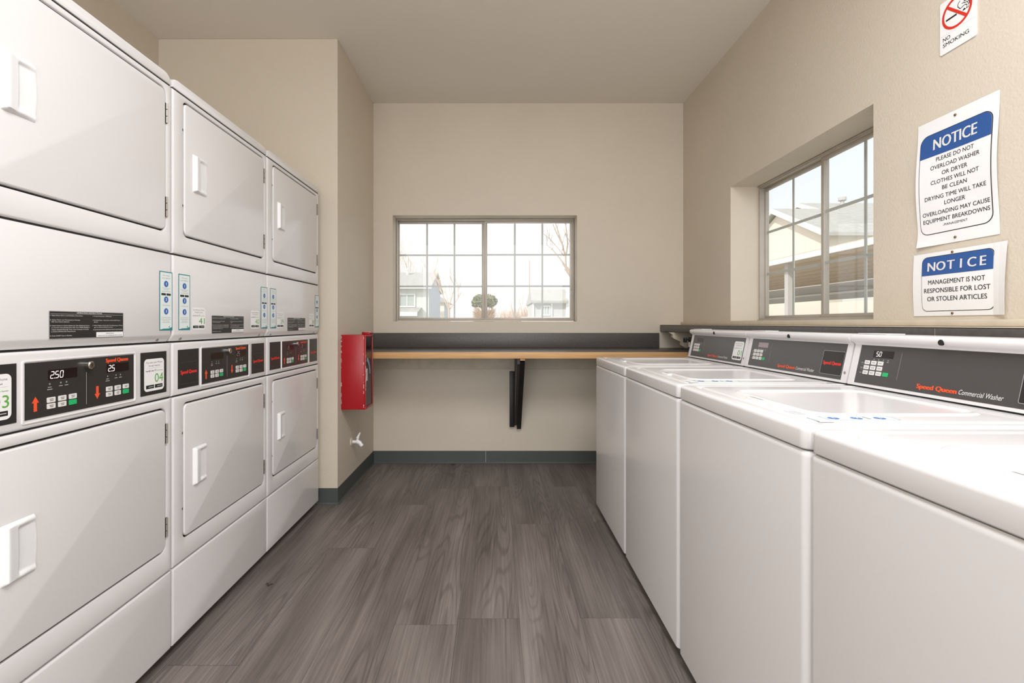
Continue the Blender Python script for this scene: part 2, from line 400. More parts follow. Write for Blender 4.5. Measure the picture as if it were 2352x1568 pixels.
# ------------------------------------------------------------------ windows
def slider(name, T, x0, x1, z0, z1, cols, front):
    """aluminium sliding window in a local frame: x along, z up, y into the room = -; T maps (x, y, z) to the room"""
    root = empty(name, T(x0, 0, z0)); struct(root)
    inv = Vector(root.location)
    def fin(b, nm, par):
        for v in b.bm.verts: v.co = T(*v.co) - inv
        return b.build(nm, par)
    f = .012; xm = (x0 + x1) / 2; st = .018
    b = MB(M_ALU)
    for (a, c, d, e) in ((x0, x1, z0, z0 + f), (x0, x1, z1 - f, z1), (x0, x0 + f, z0 + f, z1 - f), (x1 - f, x1, z0 + f, z1 - f)):
        b.box(a, c, -.012, .05, d, e, .002)
    b.box(x0, x1, -.020, -.0125, z1 - .006, z1).box(x0, x1, -.022, -.0125, z0, z0 + .005)
    fin(b, 'frame', root)
    for k, (a, c, s) in enumerate(((x0 + f, xm - .030 + .026, .007), (xm + .018 - .020, x1 - f, .020))):
        yo = -.004 if k == front else .022; sl_, sr_ = (.007, .026) if k == 0 else (.020, .020)
        sb = MB(M_ALU); zz0, zz1 = z0 + f, z1 - f
        for (p, q, d, e) in ((a, c, zz0, zz0 + st), (a, c, zz1 - st, zz1), (a, a + sl_, zz0 + st, zz1 - st), (c - sr_, c, zz0 + st, zz1 - st)):
            sb.box(p, q, yo, yo + .02, d, e, .0015)
        so = fin(sb, 'sash', root)
        fin(MB(M_GLASS).box(a + sl_, c - sr_, yo + .008, yo + .011, zz0 + st, zz1 - st), 'pane', so)
        mb = MB(M_MUNT); A, C, D, E = a + sl_, c - sr_, zz0 + st, zz1 - st; mt = .0075
        for i in range(1, cols):
            x = A + (C - A) * i / cols; mb.box(x - mt, x + mt, yo + .0115, yo + .0165, D, E)
        for i in range(1, 3):
            z = D + (E - D) * i / 3; mb.box(A, C, yo + .0119, yo + .0169, z - mt, z + mt)
        fin(mb, 'muntin', so)
        if k == front:
            lx = c - .01
            fin(MB(M_ALU).box(lx - .004, lx + .004, yo - .012, yo, zz0 + .25, zz0 + .33, .002), 'latch', so)
    return root
WY = YB + .150
slider('window_1', lambda x, y, z: Vector((x, WY + y, z)), -.845, .663, 1.166, 2.031, 3, 1)
WX = XR + .195
# room side of the right window is -x; its left (far) end is the larger y
slider('window_2', lambda x, y, z: Vector((WX + y, -x, z)), -3.12, -1.944, 1.166, 2.037, 2, 1)

# ------------------------------------------------------------------ counter, ledge and what is fixed to the walls
ct = empty('folding_counter', (XA, 3.325, .9))
tag(ct, 'long charcoal folding counter with an oak front edge under the back window', 'counter')
def local(b, root):
    o = root.location
    for v in b.bm.verts: v.co -= o
    return b
CT = .947
local(MB(M_LAM).box(XA + .002, XR - .002, 3.337, YB - .002, CT - .04, CT, .0015), ct).build('countertop', ct)
local(MB(M_OAK).box(XA + .002, XR - .002, 3.318, 3.3365, CT - .046, CT - .001, .003), ct).build('wood_edge', ct)
local(MB(M_LAM).box(XA + .004, 1.335, YB - .02, YB - .002, CT + .0006, 1.069, .002), ct).build('backsplash', ct)
struct(MB(M_TRIM).box(XA + .002, XR - .002, YB - .03, YB, .775, CT - .0415, .003).build('trim_1'))
br = empty('counter_bracket', (.15, YB, .30))
tag(br, 'black triangular wooden bracket holding up the counter on the back wall', 'bracket')
local(MB(M_BLKWOOD).box(.112, .150, YB - .04, YB - .0005, .305, .755, .002), br).build('wall_post', br)
g_ = MB(M_BLKSIDE).prism([(YB - .031, .905), (3.36, .905), (3.36, .86), (YB - .045, .32), (YB - .031, .32)], 'x', .151, .170)
local(g_, br).build('gusset_board', br)
sp = MB(M_BLKWOOD)
a, b_ = Vector((.187, 3.365, .880)), Vector((.187, YB - .022, .302))
d = (b_ - a).normalized(); nn = Vector((0, -d.z, d.y)); hw = .017
for o_ in (0,):
    ring = lambda p: [p + Vector((sx * hw, 0, 0)) + nn * sy * .02 for sx, sy in ((-1, -1), (1, -1), (1, 1), (-1, 1))]
    sp.loops([ring(a), ring(b_)], True, True)
local(sp, br).build('diagonal_strut', br)
tag(local(MB(M_OAK).box(.170, .204, 3.335, 3.362, .886, .9005, .001), br).build('strut_tip', br), 'bare wood tip')

lg = MB(M_LAM, M_TRIM).box(1.345, XR - .0005, YF + .01, YB - .002, 1.080, 1.1335, .006, 3).box(1.345, XR - .0005, YF + .02, YB - .004, 1.1337, 1.1355, m=M_TRIM)
lg.box(1.3444, 1.346, 1.4595, 1.461, 1.084, 1.130, m=M_GREY)
tag(lg.build('wall_ledge'), 'narrow dark laminate ledge along the right wall behind the washing machines', 'ledge')
struct(MB(M_TRIM).box(XR - .022, XR - .0005, YF + .01, YB - .002, 1.136, 1.158, .004).build('trim_2'))

cb = empty('ledge_corbel', (XR, 3.62, .96))
tag(cb, 'scalloped beige corbel under the far end of the dark wall ledge', 'bracket')
pr = [(XR - .001, 1.079), (1.305, 1.079)]
for i in range(0, 19):
    t = i / 18; x = 1.305 + .13 * t + .012 * math.sin(t * 4 * math.pi); pr.append((x, 1.079 - .115 * t))
pr.append((XR - .001, .962))
local(MB(M_TRIM).prism(pr, 'y', 3.605, 3.635), cb).build('corbel_board', cb)
vb = empty('water_valve', (XR, 3.28, 1.0))
tag(vb, 'black washer supply valve and hose on the right wall above the counter end', 'valve')
local(MB(M_CHROME).tube([(XR, 3.28, 1.005), (1.33, 3.28, 1.005)], .010).tube([(1.335, 3.28, 1.02), (1.335, 3.28, .985)], .013), vb).build('valve_body', vb)
local(MB(M_RUBBER).box(1.295, 1.375, 3.265, 3.295, 1.030, 1.044, .004).tube([(1.335, 3.28, 1.018), (1.335, 3.28, 1.052)], .011).box(1.295, 1.309, 3.26, 3.30, 1.016, 1.05, .004), vb).build('valve_handle', vb)
local(MB(M_RUBBER).tube([(1.335, 3.28, .986), (1.335, 3.28, .965), (1.34, 3.27, .935), (1.40, 3.24, .88), (1.42, 3.15, .75)], .012), vb).build('hose', vb)

# spigot on the alcove wall
sg = empty('hose_spigot', (XA, 3.31, .325))
tag(sg, 'small white hose spigot low on the alcove wall under the red cabinet', 'spigot')
SGY, SGZ = 3.31, .325
local(MB(M_TRIM).tube([(XA + .0005, SGY, SGZ), (XA + .006, SGY, SGZ), (XA + .012, SGY, SGZ)], [.030, .028, .012], 16), sg).build('wall_flange', sg)
local(MB(M_PLAST).tube([(XA + .01, SGY, SGZ), (XA + .045, SGY, SGZ)], .0105, 10).tube([(XA + .04, SGY, SGZ + .004), (XA + .058, SGY - .002, SGZ - .004), (XA + .078, SGY - .004, SGZ - .028)], [.015, .0145, .012], 10), sg).build('spout', sg)
local(MB(M_PLAST).tube([(XA + .04, SGY, SGZ + .008), (XA + .05, SGY, SGZ + .03)], .007, 8).prism([(XA + .036, SGZ + .028), (XA + .052, SGZ + .022), (XA + .066, SGZ + .062), (XA + .060, SGZ + .066)], 'y', SGY - .006, SGY + .006), sg).build('tap_handle', sg)

# red extinguisher cabinet
rc = empty('extinguisher_cabinet', (XA, 3.10, .587))
tag(rc, 'scuffed red metal fire extinguisher cabinet with a glass door on the alcove wall', 'cabinet')
c0, c1, cz0, cz1 = 3.093, 3.275, .587, 1.072; xf = XA + .150; t = .004
bb = MB(M_REDMET, M_PRINTW)
bb.box(XA + .001, xf, c0, c0 + t, cz0, cz1, .001).box(XA + .001, xf, c1 - t, c1, cz0, cz1).box(XA + .001, xf, c0 + t, c1 - t, cz0, cz0 + t).box(XA + .001, xf, c0 + t, c1 - t, cz1 - t, cz1).box(XA + .001, XA + .004, c0 + t, c1 - t, cz0 + t, cz1 - t)
r2 = random.Random(5)
for i in range(22):                                 # chipped paint along the two upright corners
    z = r2.uniform(cz0 + .01, cz1 - .02); h = r2.uniform(.004, .03); x = XA + .0015 if i % 2 else xf - .004
    if i % 2 == 0: h *= .6
    bb.box(x, x + r2.uniform(.0012, .0035), c0 - .0006, c0 + .0005, z, z + h, m=M_PRINTW)
local(bb, rc).build('cabinet_box', rc)
db = MB(M_REDMET, M_PRINTW); fw = .016
for (y0, y1, z0, z1) in ((c0, c1, cz0, cz0 + fw), (c0, c1, cz1 - fw, cz1), (c0, c0 + fw * .6, cz0 + fw, cz1 - fw), (c1 - fw * .6, c1, cz0 + fw, cz1 - fw)):
    db.box(xf + .0005, xf + .010, y0, y1, z0, z1, .001)
for i in range(10):
    z = r2.uniform(cz0 + .12, cz1 - .01); db.box(xf + .0095, xf + .0106, c0 + r2.uniform(0, .003), c0 + r2.uniform(.004, .009), z, z + r2.uniform(.004, .02), m=M_PRINTW)
dr = local(db, rc).build('cabinet_door', rc)
local(MB(M_GLASS2).box(xf + .003, xf + .006, c0 + fw * .6, c1 - fw * .6, cz0 + fw, cz1 - fw), rc).build('glass', dr)
M_ARC = mat('pale_blue_arc', (136, 160, 190), 0.4)
arc = MB(M_ARC, M_PRINTW); P0, P1 = [], []
for i in range(9):
    q = R(10 + 75 * i / 8); P0.append((3.12 + .105 * math.sin(q), .80 + .125 * math.cos(q))); P1.append((3.12 + .08 * math.sin(q), .80 + .1 * math.cos(q)))
arc.prism(P0 + P1[::-1], 'x', xf + .0063, xf + .0068)  # pale blue arc laid on the door glass, white block beside it
arc.box(xf + .0063, xf + .0068, 3.115, 3.15, .77, .85, m=M_PRINTW)
local(arc, rc).build('door_sticker', dr)
tb = MB(M_REDMET, M_PRINTW)
tb.box(xf - .045, xf + .012, c0 + .10, c1, cz1 + .0003, cz1 + .018, .006)
for i in range(9):
    x = xf - .04 + r2.random() * .045; y = c0 + .11 + r2.random() * .05; tb.box(x, x + .01, y, y + .015, cz1 + .0175, cz1 + .0195, m=M_PRINTW)
tag(local(tb, rc).build('torn_lid_flap', rc), 'bent top flap with peeling paint')
ex = MB(M_REDMET).tube([(XA + .075, 3.185, .595), (XA + .075, 3.185, .60), (XA + .075, 3.185, .90), (XA + .075, 3.185, .95), (XA + .075, 3.185, .975)], [.05, .055, .055, .035, .015], 16)
exo = local(ex, Vector and rc).build('extinguisher_bottle', rc)

# scraps on the floor
def scrap(p, label, L, n=7):
    o = empty('floor_scrap', (p[0], p[1], 0)); tag(o, label, 'litter', None)
    mb = MB(M_BLKSIDE); pts = [(L * (i / n - .5), .006 * math.sin(i * 1.1) + .012 * (i / n - .5) ** 2, .003 + .003 * abs(math.sin(i * .9))) for i in range(n + 1)]
    mb.tube(pts, [.0012 + .0022 * math.sin(math.pi * i / n) for i in range(n + 1)], 6)
    mb.build('scrap', o)
scrap((-.994, 2.086), 'small dark curled scrap on the floor beside the middle dryer', .03)
scrap((-.347, 3.86), 'tiny dark crumb on the floor against the back baseboard', .034)

# ------------------------------------------------------------------ signs on the right wall
SU, SV = (0, -1, 0), (0, 0, 1)
def sign_root(name, y, z, label): o = empty(name, (XR, y, z)); tag(o, label, 'sign'); return o
def screws(root, pts):
    for (u, v, off) in pts:
        c = Decal(M_STEEL); k = 12
        c.loops([[(u + r_ * math.cos(2 * math.pi * i / k), v + r_ * math.sin(2 * math.pi * i / k), z) for i in range(k)] for r_, z in ((.0042, -.001), (.0042, .001), (.003, .0022))], True, True, m=mat('aged_brass', (120, 98, 66), .4, metal=.6))
        c.place('screw', root, (-.0005 - off, 0, 0), SU, SV)
# notice 1
n1 = sign_root('notice_sign', 1.732, 1.418, 'tall white notice with blue header about overloading washer or dryer')
Wn, Hn = .280, .440
d = Decal(M_PAPER); d.STEP = .0006
d.slab(0, 0, Wn, Hn, .002, .0006, M_PAPER)
d.rr(.0125, .040, Wn - .016, Hn - .048, .030, M_BLACK, 1)
d.rr(.0150, .0425, Wn - .0185, Hn - .0505, .0278, M_PAPER, 2)
hp = [p for p in rrect(.0150, .0425, Wn - .0185, Hn - .0505, .0278) if p[1] > .30] 
hp = sorted([p for p in hp if p[0] > .13], key=lambda p: p[1]) + sorted([p for p in hp if p[0] <= .13], key=lambda p: -p[1])
d.poly([(.0150, .312), (Wn - .0185, .312)] + hp, M_BLUE, 3)
d.text('NOTICE', .140, .333, .036, M_PRINTW, 4, w=.150, anchor='c', bold=.025)
lines = [('PLEASE DO NOT', .290, .130), ('OVERLOAD WASHER', .264, .170), ('OR DRYER', .238, .088), ('CLOTHES WILL NOT', .212, .166), ('BE CLEAN', .187, .085), ('DRYING TIME WILL TAKE', .159, .212), ('LONGER', .134, .072), ('OVERLOADING MAY CAUSE', .105, .232), ('EQUIPMENT BREAKDOWNS', .080, .230)]
for s_, v, w_ in lines: d.text(s_, .141, v, .0135, M_BLACK, 3, w=w_, anchor='c', bold=.008)
d.text('-MANAGEMENT', .141, .062, .0078, M_BLACK, 3, w=.085, anchor='c')
def warp1(u, v):
    q = v / Hn
    return .0012 + .010 * math.sin(math.pi * q) ** 2 * (.25 + .75 * (abs(u / Wn - .5) * 2) ** 1.5) + .008 * (max(0, .16 - q) / .16) ** 2 * (max(0, .35 - u / Wn) / .35)
d.place('notice_sheet', n1, (-.0012, 0, 0), SU, SV, warp1, ([Wn * i / 8 for i in range(1, 8)], [Hn * i / 24 for i in range(1, 24)]))
screws(n1, [(.140, Hn - .016, .003), (.140, .016, .003)])
# notice 2
n2 = sign_root('notice_sign', 1.750, 1.172, 'small white notice with blue header about lost or stolen articles')
Wn2, Hn2 = .325, .222
d = Decal(M_PAPER); d.STEP = .0006
d.slab(0, 0, Wn2, Hn2, .002, .0006, M_PAPER)
d.rr(.036, .016, .286, Hn2 - .014, .020, M_BLACK, 1); d.rr(.038, .018, .284, Hn2 - .016, .0185, M_PAPER, 2)
hp = [p for p in rrect(.038, .018, .284, Hn2 - .016, .0185) if p[1] > .17]
hp = sorted([p for p in hp if p[0] > .16], key=lambda p: p[1]) + sorted([p for p in hp if p[0] <= .16], key=lambda p: -p[1])
d.poly([(.038, .142), (.284, .142)] + hp, M_BLUE, 3)
for i, ch in enumerate('NOTICE'): d.text(ch, .0755 + i * .0355, .157, .030, M_PRINTW, 4, anchor='c', bold=.03)
for s_, v, w_ in (('MANAGEMENT IS NOT', .110, .196), ('RESPONSIBLE FOR LOST', .081, .228), ('OR STOLEN ARTICLES', .052, .206)): d.text(s_, .162, v, .0152, M_BLACK, 3, w=w_, anchor='c', bold=.008)
def warp2(u, v): return .0012 + .004 * math.sin(math.pi * v / Hn2) + .030 * max(0, u - .285) / .04 * (.35 + .65 * (1 - v / Hn2)) * .5
d.place('notice_sheet', n2, (-.0012, 0, 0), SU, SV, warp2, ([Wn2 * i / 14 for i in range(1, 14)], [Hn2 * i / 6 for i in range(1, 6)]))
screws(n2, [(.148, Hn2 - .008, .003), (.148, .008, .003)])
# no smoking
n3 = sign_root('no_smoking_sign', 1.646, 2.066, 'white no smoking plaque with red crossed circle high on the right wall')
Wn3, Hn3 = .124, .178
d = Decal(M_PAPER)
d.slab(0, 0, Wn3, Hn3, .006, .003, M_PAPER)
M_SHADE = mat('sign_border_grey', (205, 205, 200), .5)
d.line((.004, .0615), (Wn3 - .004, .0615), .0006, M_SHADE, 1)
cu, cv, cr = .060, .118, .052
def arcline(pts, t, m, n):
    for a_, b_ in zip(pts, pts[1:]): d.line(a_, b_, t, m, n)
d.rect(.022, .1055, .060, .1115, M_BLACK, 1)
d.poly([(.079, .1055), (.091, .1055), (.0875, .1115), (.083, .1115)], M_BLACK, 1)
d.rect(.0925, .1055, .0955, .1115, M_BLACK, 1); d.rect(.0975, .1055, .0995, .1115, M_BLACK, 1)
arcline([(.099, .114), (.0985, .1225), (.094, .1275), (.087, .128), (.083, .132), (.077, .1315)], .0022, M_BLACK, 1)
arcline([(.094, .114), (.0935, .119), (.089, .122), (.081, .121), (.074, .1185), (.069, .121), (.0675, .126), (.064, .128), (.0635, .135), (.066, .141), (.072, .1445)], .0022, M_BLACK, 1)
arcline([(.0755, .1465), (.083, .146), (.0865, .141), (.0845, .135), (.092, .134), (.0985, .1305), (.1025, .123), (.103, .115)], .0022, M_BLACK, 1)
d.cring(cu, cv, cr, .008, M_SIGNRED, 2)
q = math.sqrt(.5) * (cr - .003)
d.line((cu - q, cv + q), (cu + q, cv - q), .0085, M_SIGNRED, 3)
d.text('NO', .011, .0420, .0128, M_BLACK, 1, w=.026, bold=.012); d.text('SMOKING', .011, .0225, .0128, M_BLACK, 1, w=.090, bold=.012)
d.place('plaque', n3, (-.0036, 0, 0), SU, SV)
# ------------------------------------------------------------------ stacked dryers
DU, DV = (0, 1, 0), (0, 0, 1)
XD, DW, DD = -1.104, .668, .70
MESH = {}
def shared(key, name, parent, fn):
    """first call builds the part, later calls link a copy that shares its mesh"""
    if key in MESH: return link(name, MESH[key], parent)
    o = fn(); MESH[key] = o.data; return o
def plate(u0, v0, u1, v1, b=.006, th=.036, hole=None, x=0.0):
    """upright panel facing +x with rounded outer edges and an optional rounded opening"""
    src = hole or ((u0 + u1) / 2 - .05, (v0 + v1) / 2 - .02, (u0 + u1) / 2 + .05, (v0 + v1) / 2 + .02, .01)
    def RL(i, dx): return [(x + dx, p[0], p[1]) for p in rect_like(u0 + i, v0 + i, u1 - i, v1 - i, src)]
    mb = MB(M_WHITE)
    rings = [RL(0, -th), RL(0, -b), RL(b * .13, -b * .5), RL(b * .5, -b * .13), RL(b, 0)]
    if hole:
        U0, V0, U1, V1, r = hole; c = .0035
        def RR(e, dx): return [(x + dx, p[0], p[1]) for p in rrect(U0 - e, V0 - e, U1 + e, V1 + e, r + e)]
        rings += [RR(c, 0), RR(c * .3, -c * .3), RR(0, -c), RR(0, -th)]
        return mb.loops(rings)
    return mb.loops(rings, False, True)
def door_mb(u0, v0, u1, v1, r, b=.005, th=.030, x=.0015):
    def RR(i, dx): return [(x + dx, p[0], p[1]) for p in rrect(u0 + i, v0 + i, u1 - i, v1 - i, r - i)]
    return MB(M_WHITE).loops([RR(0, -th), RR(0, -b), RR(b * .13, -b * .5), RR(b * .5, -b * .13), RR(b, 0)], True, True)
def handle_mb(u0, v0, w_=.080, h_=.137):
    """moulded pull: raised grip on the left, hollow scoop open to the right"""
    mb = MB(M_PLAST); nu, nv = 44, 56; grid = []
    sm = lambda a, b, x: (lambda t: t * t * (3 - 2 * t))(min(1, max(0, (x - a) / (b - a))))
    for j in range(nv + 1):
        row = []
        for i in range(nu + 1):
            s, t_ = i / nu, j / nv
            bulge = 1 + .07 * math.sin(math.pi * t_)
            U = s * w_ * bulge if s > .5 else s * w_ * bulge
            edge = min(t_, 1 - t_) * h_
            H = .0125 * sm(-.002, .010, s * w_) * sm(-.002, .008, edge) * (1 - .38 * sm(.10, .46, s))
            scoop = sm(.40, .50, s) * sm(.010, .020, edge)
            H = H * (1 - .45 * sm(.5, 1, s)); H = H * (1 - scoop) + .0016 * scoop
            if i == nu: H = 0
            if i == 0 or j == 0 or j == nv: H = 0
            row.append(mb.bm.verts.new((.0016 + H, u0 + U, v0 + t_ * h_)))
        grid.append(row)
    for j in range(nv):
        for i in range(nu): mb.bm.faces.new((grid[j][i], grid[j][i + 1], grid[j + 1][i + 1], grid[j + 1][i]))
    return mb
def hinge_mb(y, z0, z1):
    mb = MB(M_STEEL, M_DARKGAP); n = 3; h = (z1 - z0) / n
    for i in range(n): mb.tube([(.003, y, z0 + i * h + .0012), (.003, y, z0 + (i + 1) * h - .0012)], .0032, 8)
    mb.box(-.004, .0020, y - .0055, y + .0045, z0 + .001, z1 - .001, m=M_DARKGAP)
    return mb
def number_label(d, u0, v0, w_, h_, num, border=True, n=1):
    """pay-by-phone label: heading, number, two dark badges"""
    if border: d.rr(u0, v0, u0 + w_, v0 + h_, w_ * .14, M_PAPER, n)
    d.text('Pay with your Phone', u0 + w_ / 2, v0 + h_ * .86, h_ * .055, M_GREY, n + 1, w=w_ * .8, anchor='c')
    d.text('No app required', u0 + w_ / 2, v0 + h_ * .77, h_ * .035, M_BLACK, n + 1, w=w_ * .55, anchor='c')
    d.rect(u0 + w_ * .1, v0 + h_ * .715, u0 + w_ * .9, v0 + h_ * .72, M_LGREY, n + 1)
    d.text('Scan QR Code', u0 + w_ * .08, v0 + h_ * .61, h_ * .038, M_BLACK, n + 1, w=w_ * .38, bold=.02)
    d.text('OR', u0 + w_ * .49, v0 + h_ * .61, h_ * .055, M_GREY, n + 1, w=w_ * .11)
    d.text('Enter Number', u0 + w_ * .63, v0 + h_ * .61, h_ * .034, M_GREENP, n + 1, w=w_ * .30)
    d.text(num, u0 + w_ * .52, v0 + h_ * .26, h_ * .27, M_GREENP, n + 1, w=w_ * .42)
    for a in (.09, .52): d.rr(u0 + w_ * a, v0 + h_ * .08, u0 + w_ * (a + .39), v0 + h_ * .19, .001, M_BLACK, n + 1)
    for a in (.12, .55): d.rect(u0 + w_ * (a + .08), v0 + h_ * .125, u0 + w_ * (a + .32), v0 + h_ * .145, M_LGREY, n + 2)
def phone_strip(d, u0, v0, w_, h_):
    d.rect(u0, v0, u0 + w_, v0 + h_, M_TEAL, 1); e = w_ * .055
    d.rect(u0 + e, v0 + e, u0 + w_ - e, v0 + h_ - e, M_PALE, 2); c = u0 + w_ / 2
    d.text('Pay with', c, v0 + h_ * .925, h_ * .018, M_GREY, 3, w=w_ * .5, anchor='c'); d.text('your phone', c, v0 + h_ * .88, h_ * .018, M_GREY, 3, w=w_ * .62, anchor='c')
    for num, q in (('1', .79), ('2', .525), ('3', .325)):
        d.circle(c, v0 + h_ * q, w_ * .165, M_CIRC, 3); d.text(num, c, v0 + h_ * q - h_ * .022, h_ * .045, M_PAPER, 4, anchor='c', bold=.03)
    for q, l in ((.715, .66), (.69, .4), (.66, .66), (.425, .6), (.22, .7), (.19, .74), (.16, .5), (.135, .58)): d.rect(c - w_ * l / 2, v0 + h_ * q, c + w_ * l / 2, v0 + h_ * q + h_ * .008, M_LGREY, 3)
    for a in (-.36, .02): d.rect(c + w_ * a, v0 + h_ * .595, c + w_ * (a + .33), v0 + h_ * .63, M_BLACK, 3)
    d.poly([(u0 + e, v0 + e), (u0 + w_ - e, v0 + e), (u0 + w_ - e, v0 + h_ * .06), (u0 + w_ * .7, v0 + h_ * .035), (u0 + w_ * .3, v0 + h_ * .032)], M_TEAL, 3)
    d.poly([(u0 + w_ * .7, v0 + h_ * .045), (u0 + w_ * .76, v0 + h_ * .05), (u0 + w_ * .78, v0 + h_ * .085), (u0 + w_ * .7, v0 + h_ * .065)], M_TEAL, 3)
def instruction_plate(d, u0, v0, w_, h_):
    d.rr(u0, v0, u0 + w_, v0 + h_, .002, M_GREY, 1); d.rect(u0 + .0015, v0 + .0015, u0 + w_ - .0015, v0 + h_ - .0015, M_PANEL2, 2)
    d.text('OPERATING INSTRUCTIONS', u0 + w_ / 2, v0 + h_ * .925, h_ * .042, M_PRINTW, 3, w=w_ * .34, anchor='c', bold=.02)
    d.rect(u0 + .003, v0 + h_ * .895, u0 + w_ - .003, v0 + h_ * .901, M_PRINTW, 3)
    L = [(.01, .82, .40, '1. Open Dryer Door, Load Clothes, Close Door.'), (.01, .665, .36, '2. Select Fabric and Temperature Settings'), (.025, .595, .215, 'OR Turn Fabric Selector'),
         (.01, .46, .485, '3. Insert Coins or Card as Required. Use Additional Coins'), (.025, .39, .47, 'or Card for more Drying Time, OR, Turn TIMER KNOB to'), (.025, .32, .46, 'select desired Drying Time. Last minutes of Cycle'), (.025, .25, .29, 'is COOL-DOWN (No Heat) Period.'),
         (.01, .10, .26, '4. Push START Key or Button.'), (.54, .82, .275, '5. To Stop Drying Cycle - OPEN Door.'), (.54, .665, .41, '6. To Restart Dryer - Close Door and Push START Key or'), (.56, .595, .055, 'Button.'),
         (.54, .46, .44, '7. When Display Indicates 00, Time Remaining or Phrase'), (.56, .39, .275, 'goes out, Remove Clothes from dryer.'), (.55, .295, .43, 'IF CLOTHES ARE NOT DRY ADDITIONAL DRYING TIME IS REQUIRED')]
    for a, b, l, s_ in L: d.text(s_, u0 + w_ * a, v0 + h_ * b, h_ * .036, M_PRINTW, 3, w=w_ * l)
    d.rect(u0 + w_ * .59, v0 + h_ * .03, u0 + w_ * .99, v0 + h_ * .22, M_PAPER, 3)
    d.text('IMPORTANT!', u0 + w_ * .79, v0 + h_ * .145, h_ * .035, M_BLACK, 4, w=w_ * .12, anchor='c'); d.text('CLEAN LINT FILTER BEFORE EACH LOAD', u0 + w_ * .79, v0 + h_ * .065, h_ * .035, M_BLACK, 4, w=w_ * .36, anchor='c')
def brand(d, u, v, cap, w_, m, n=2): d.text('Speed Queen', u, v, cap, m, n, w=w_, bold=.07, slant=.04)
ZO = .004                                       # everything on the fronts was measured from one eye height
def dryer(y0, label, disp, plates, strips, nums):
    root = empty('stacked_dryer', (XD, y0, 0)); tag(root, label, 'dryer', 'stacked dryers along the left wall')
    S = lambda key, nm, fn, par=None: shared(('dryer', key), nm, par or root, fn)
    S('cab', 'cabinet', lambda: MB(M_WHITE).box(-DD, -.040, .001, DW - .001, .075, 1.975, .003).build('cabinet', root))
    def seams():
        mb = MB(M_DARKGAP)  # dark strips and door rings that put the shade of open gaps into colour
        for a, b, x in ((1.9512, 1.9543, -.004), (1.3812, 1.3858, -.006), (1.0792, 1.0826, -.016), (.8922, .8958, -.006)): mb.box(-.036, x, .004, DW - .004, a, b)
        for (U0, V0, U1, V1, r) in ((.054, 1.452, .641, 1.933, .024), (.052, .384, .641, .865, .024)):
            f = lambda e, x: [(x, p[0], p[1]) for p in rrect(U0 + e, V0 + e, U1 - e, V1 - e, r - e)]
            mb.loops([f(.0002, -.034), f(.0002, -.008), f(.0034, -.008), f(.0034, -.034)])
        return mb.build('panel_gap_shade', root, smooth=0)
    S('seams', 'panel_gap_shade', seams)
    S('toe', 'toe_kick', lambda: MB(M_DARKGAP).box(-DD + .03, -.05, .012, DW - .012, .022, .074).build('toe_kick', root))
    for k in range(4):
        S('foot%d' % k, 'foot', lambda: MB(M_RUBBER).tube([(-.08 if k < 2 else -DD + .08, .06 if k % 2 else DW - .06, 0), (-.08 if k < 2 else -DD + .08, .06 if k % 2 else DW - .06, .03)], .022, 12).build('foot', root))
    def cap():
        mb = MB(M_WHITE); P = []
        z0, z1, r = 1.9545, 1.990, .028
        prof = [(0, z0)] + [(DW, z0)] + [(DW - r + r * math.cos(R(a)), z1 - r + r * math.sin(R(a))) for a in range(0, 91, 15)] + [(r - r * math.sin(R(a)), z1 - r + r * math.cos(R(a))) for a in range(0, 91, 15)]
        rs = []
        for i, dx in ((.0, -DD), (.0, -.006), (.0018, -.0018), (.006, 0)):
            cx, cz = DW / 2, (z0 + z1) / 2
            rs.append([(dx, p[0] + (i if p[0] < cx else -i), p[1] + (i if p[1] < cz else -i)) for p in prof])
        return mb.loops(rs, True, True).build('top_cap', root)
    S('cap', 'top_cap', cap)
    uH = (.054, 1.452, .641, 1.933, .024); lH = (.052, .384, .641, .865, .024)
    S('up', 'upper_front_panel', lambda: plate(.001, 1.386, DW - .001, 1.951, .007, hole=uH).build('upper_front_panel', root))
    S('lp', 'lower_front_panel', lambda: plate(.001, .309, DW - .001, .892, .007, hole=lH).build('lower_front_panel', root))
    S('bp', 'base_panel', lambda: plate(.001, .042, DW - .001, .304, .007).build('base_panel', root))
    def info():
        mb = MB(M_WHITE); z0, z1 = 1.083, 1.381
        prof = [(-.036, z1), (-.006, z1), (-.0015, z1 - .0015), (0, z1 - .006), (0, z0 + .026), (-.0015, z0 + .021), (-.014, z0 + .002), (-.036, z0)]
        e = .007; rs = []
        for y, q in ((.001, .007), (.0019, .0035), (.0045, .0009), (.008, 0), (DW - .008, 0), (DW - .0045, .0009), (DW - .0019, .0035), (DW - .001, .007)):
            rs.append([(max(p[0] - q, -.036), y, p[1]) for p in prof])
        return mb.loops(rs, True, True).build('instruction_panel', root)
    ip = S('ip', 'instruction_panel', info)
    for k in range(2):
        S('is%d' % k, 'panel_screw', lambda: MB(M_STEEL).tube([(-.0165, .05 + k * .56, 1.0935), (-.0065, .05 + k * .56, 1.0918)], .0048, 10).build('panel_screw', root))
    cpn = S('cp', 'control_panel', lambda: plate(.001, .896, DW - .001, 1.079, .007, x=-.002).build('control_panel', root))
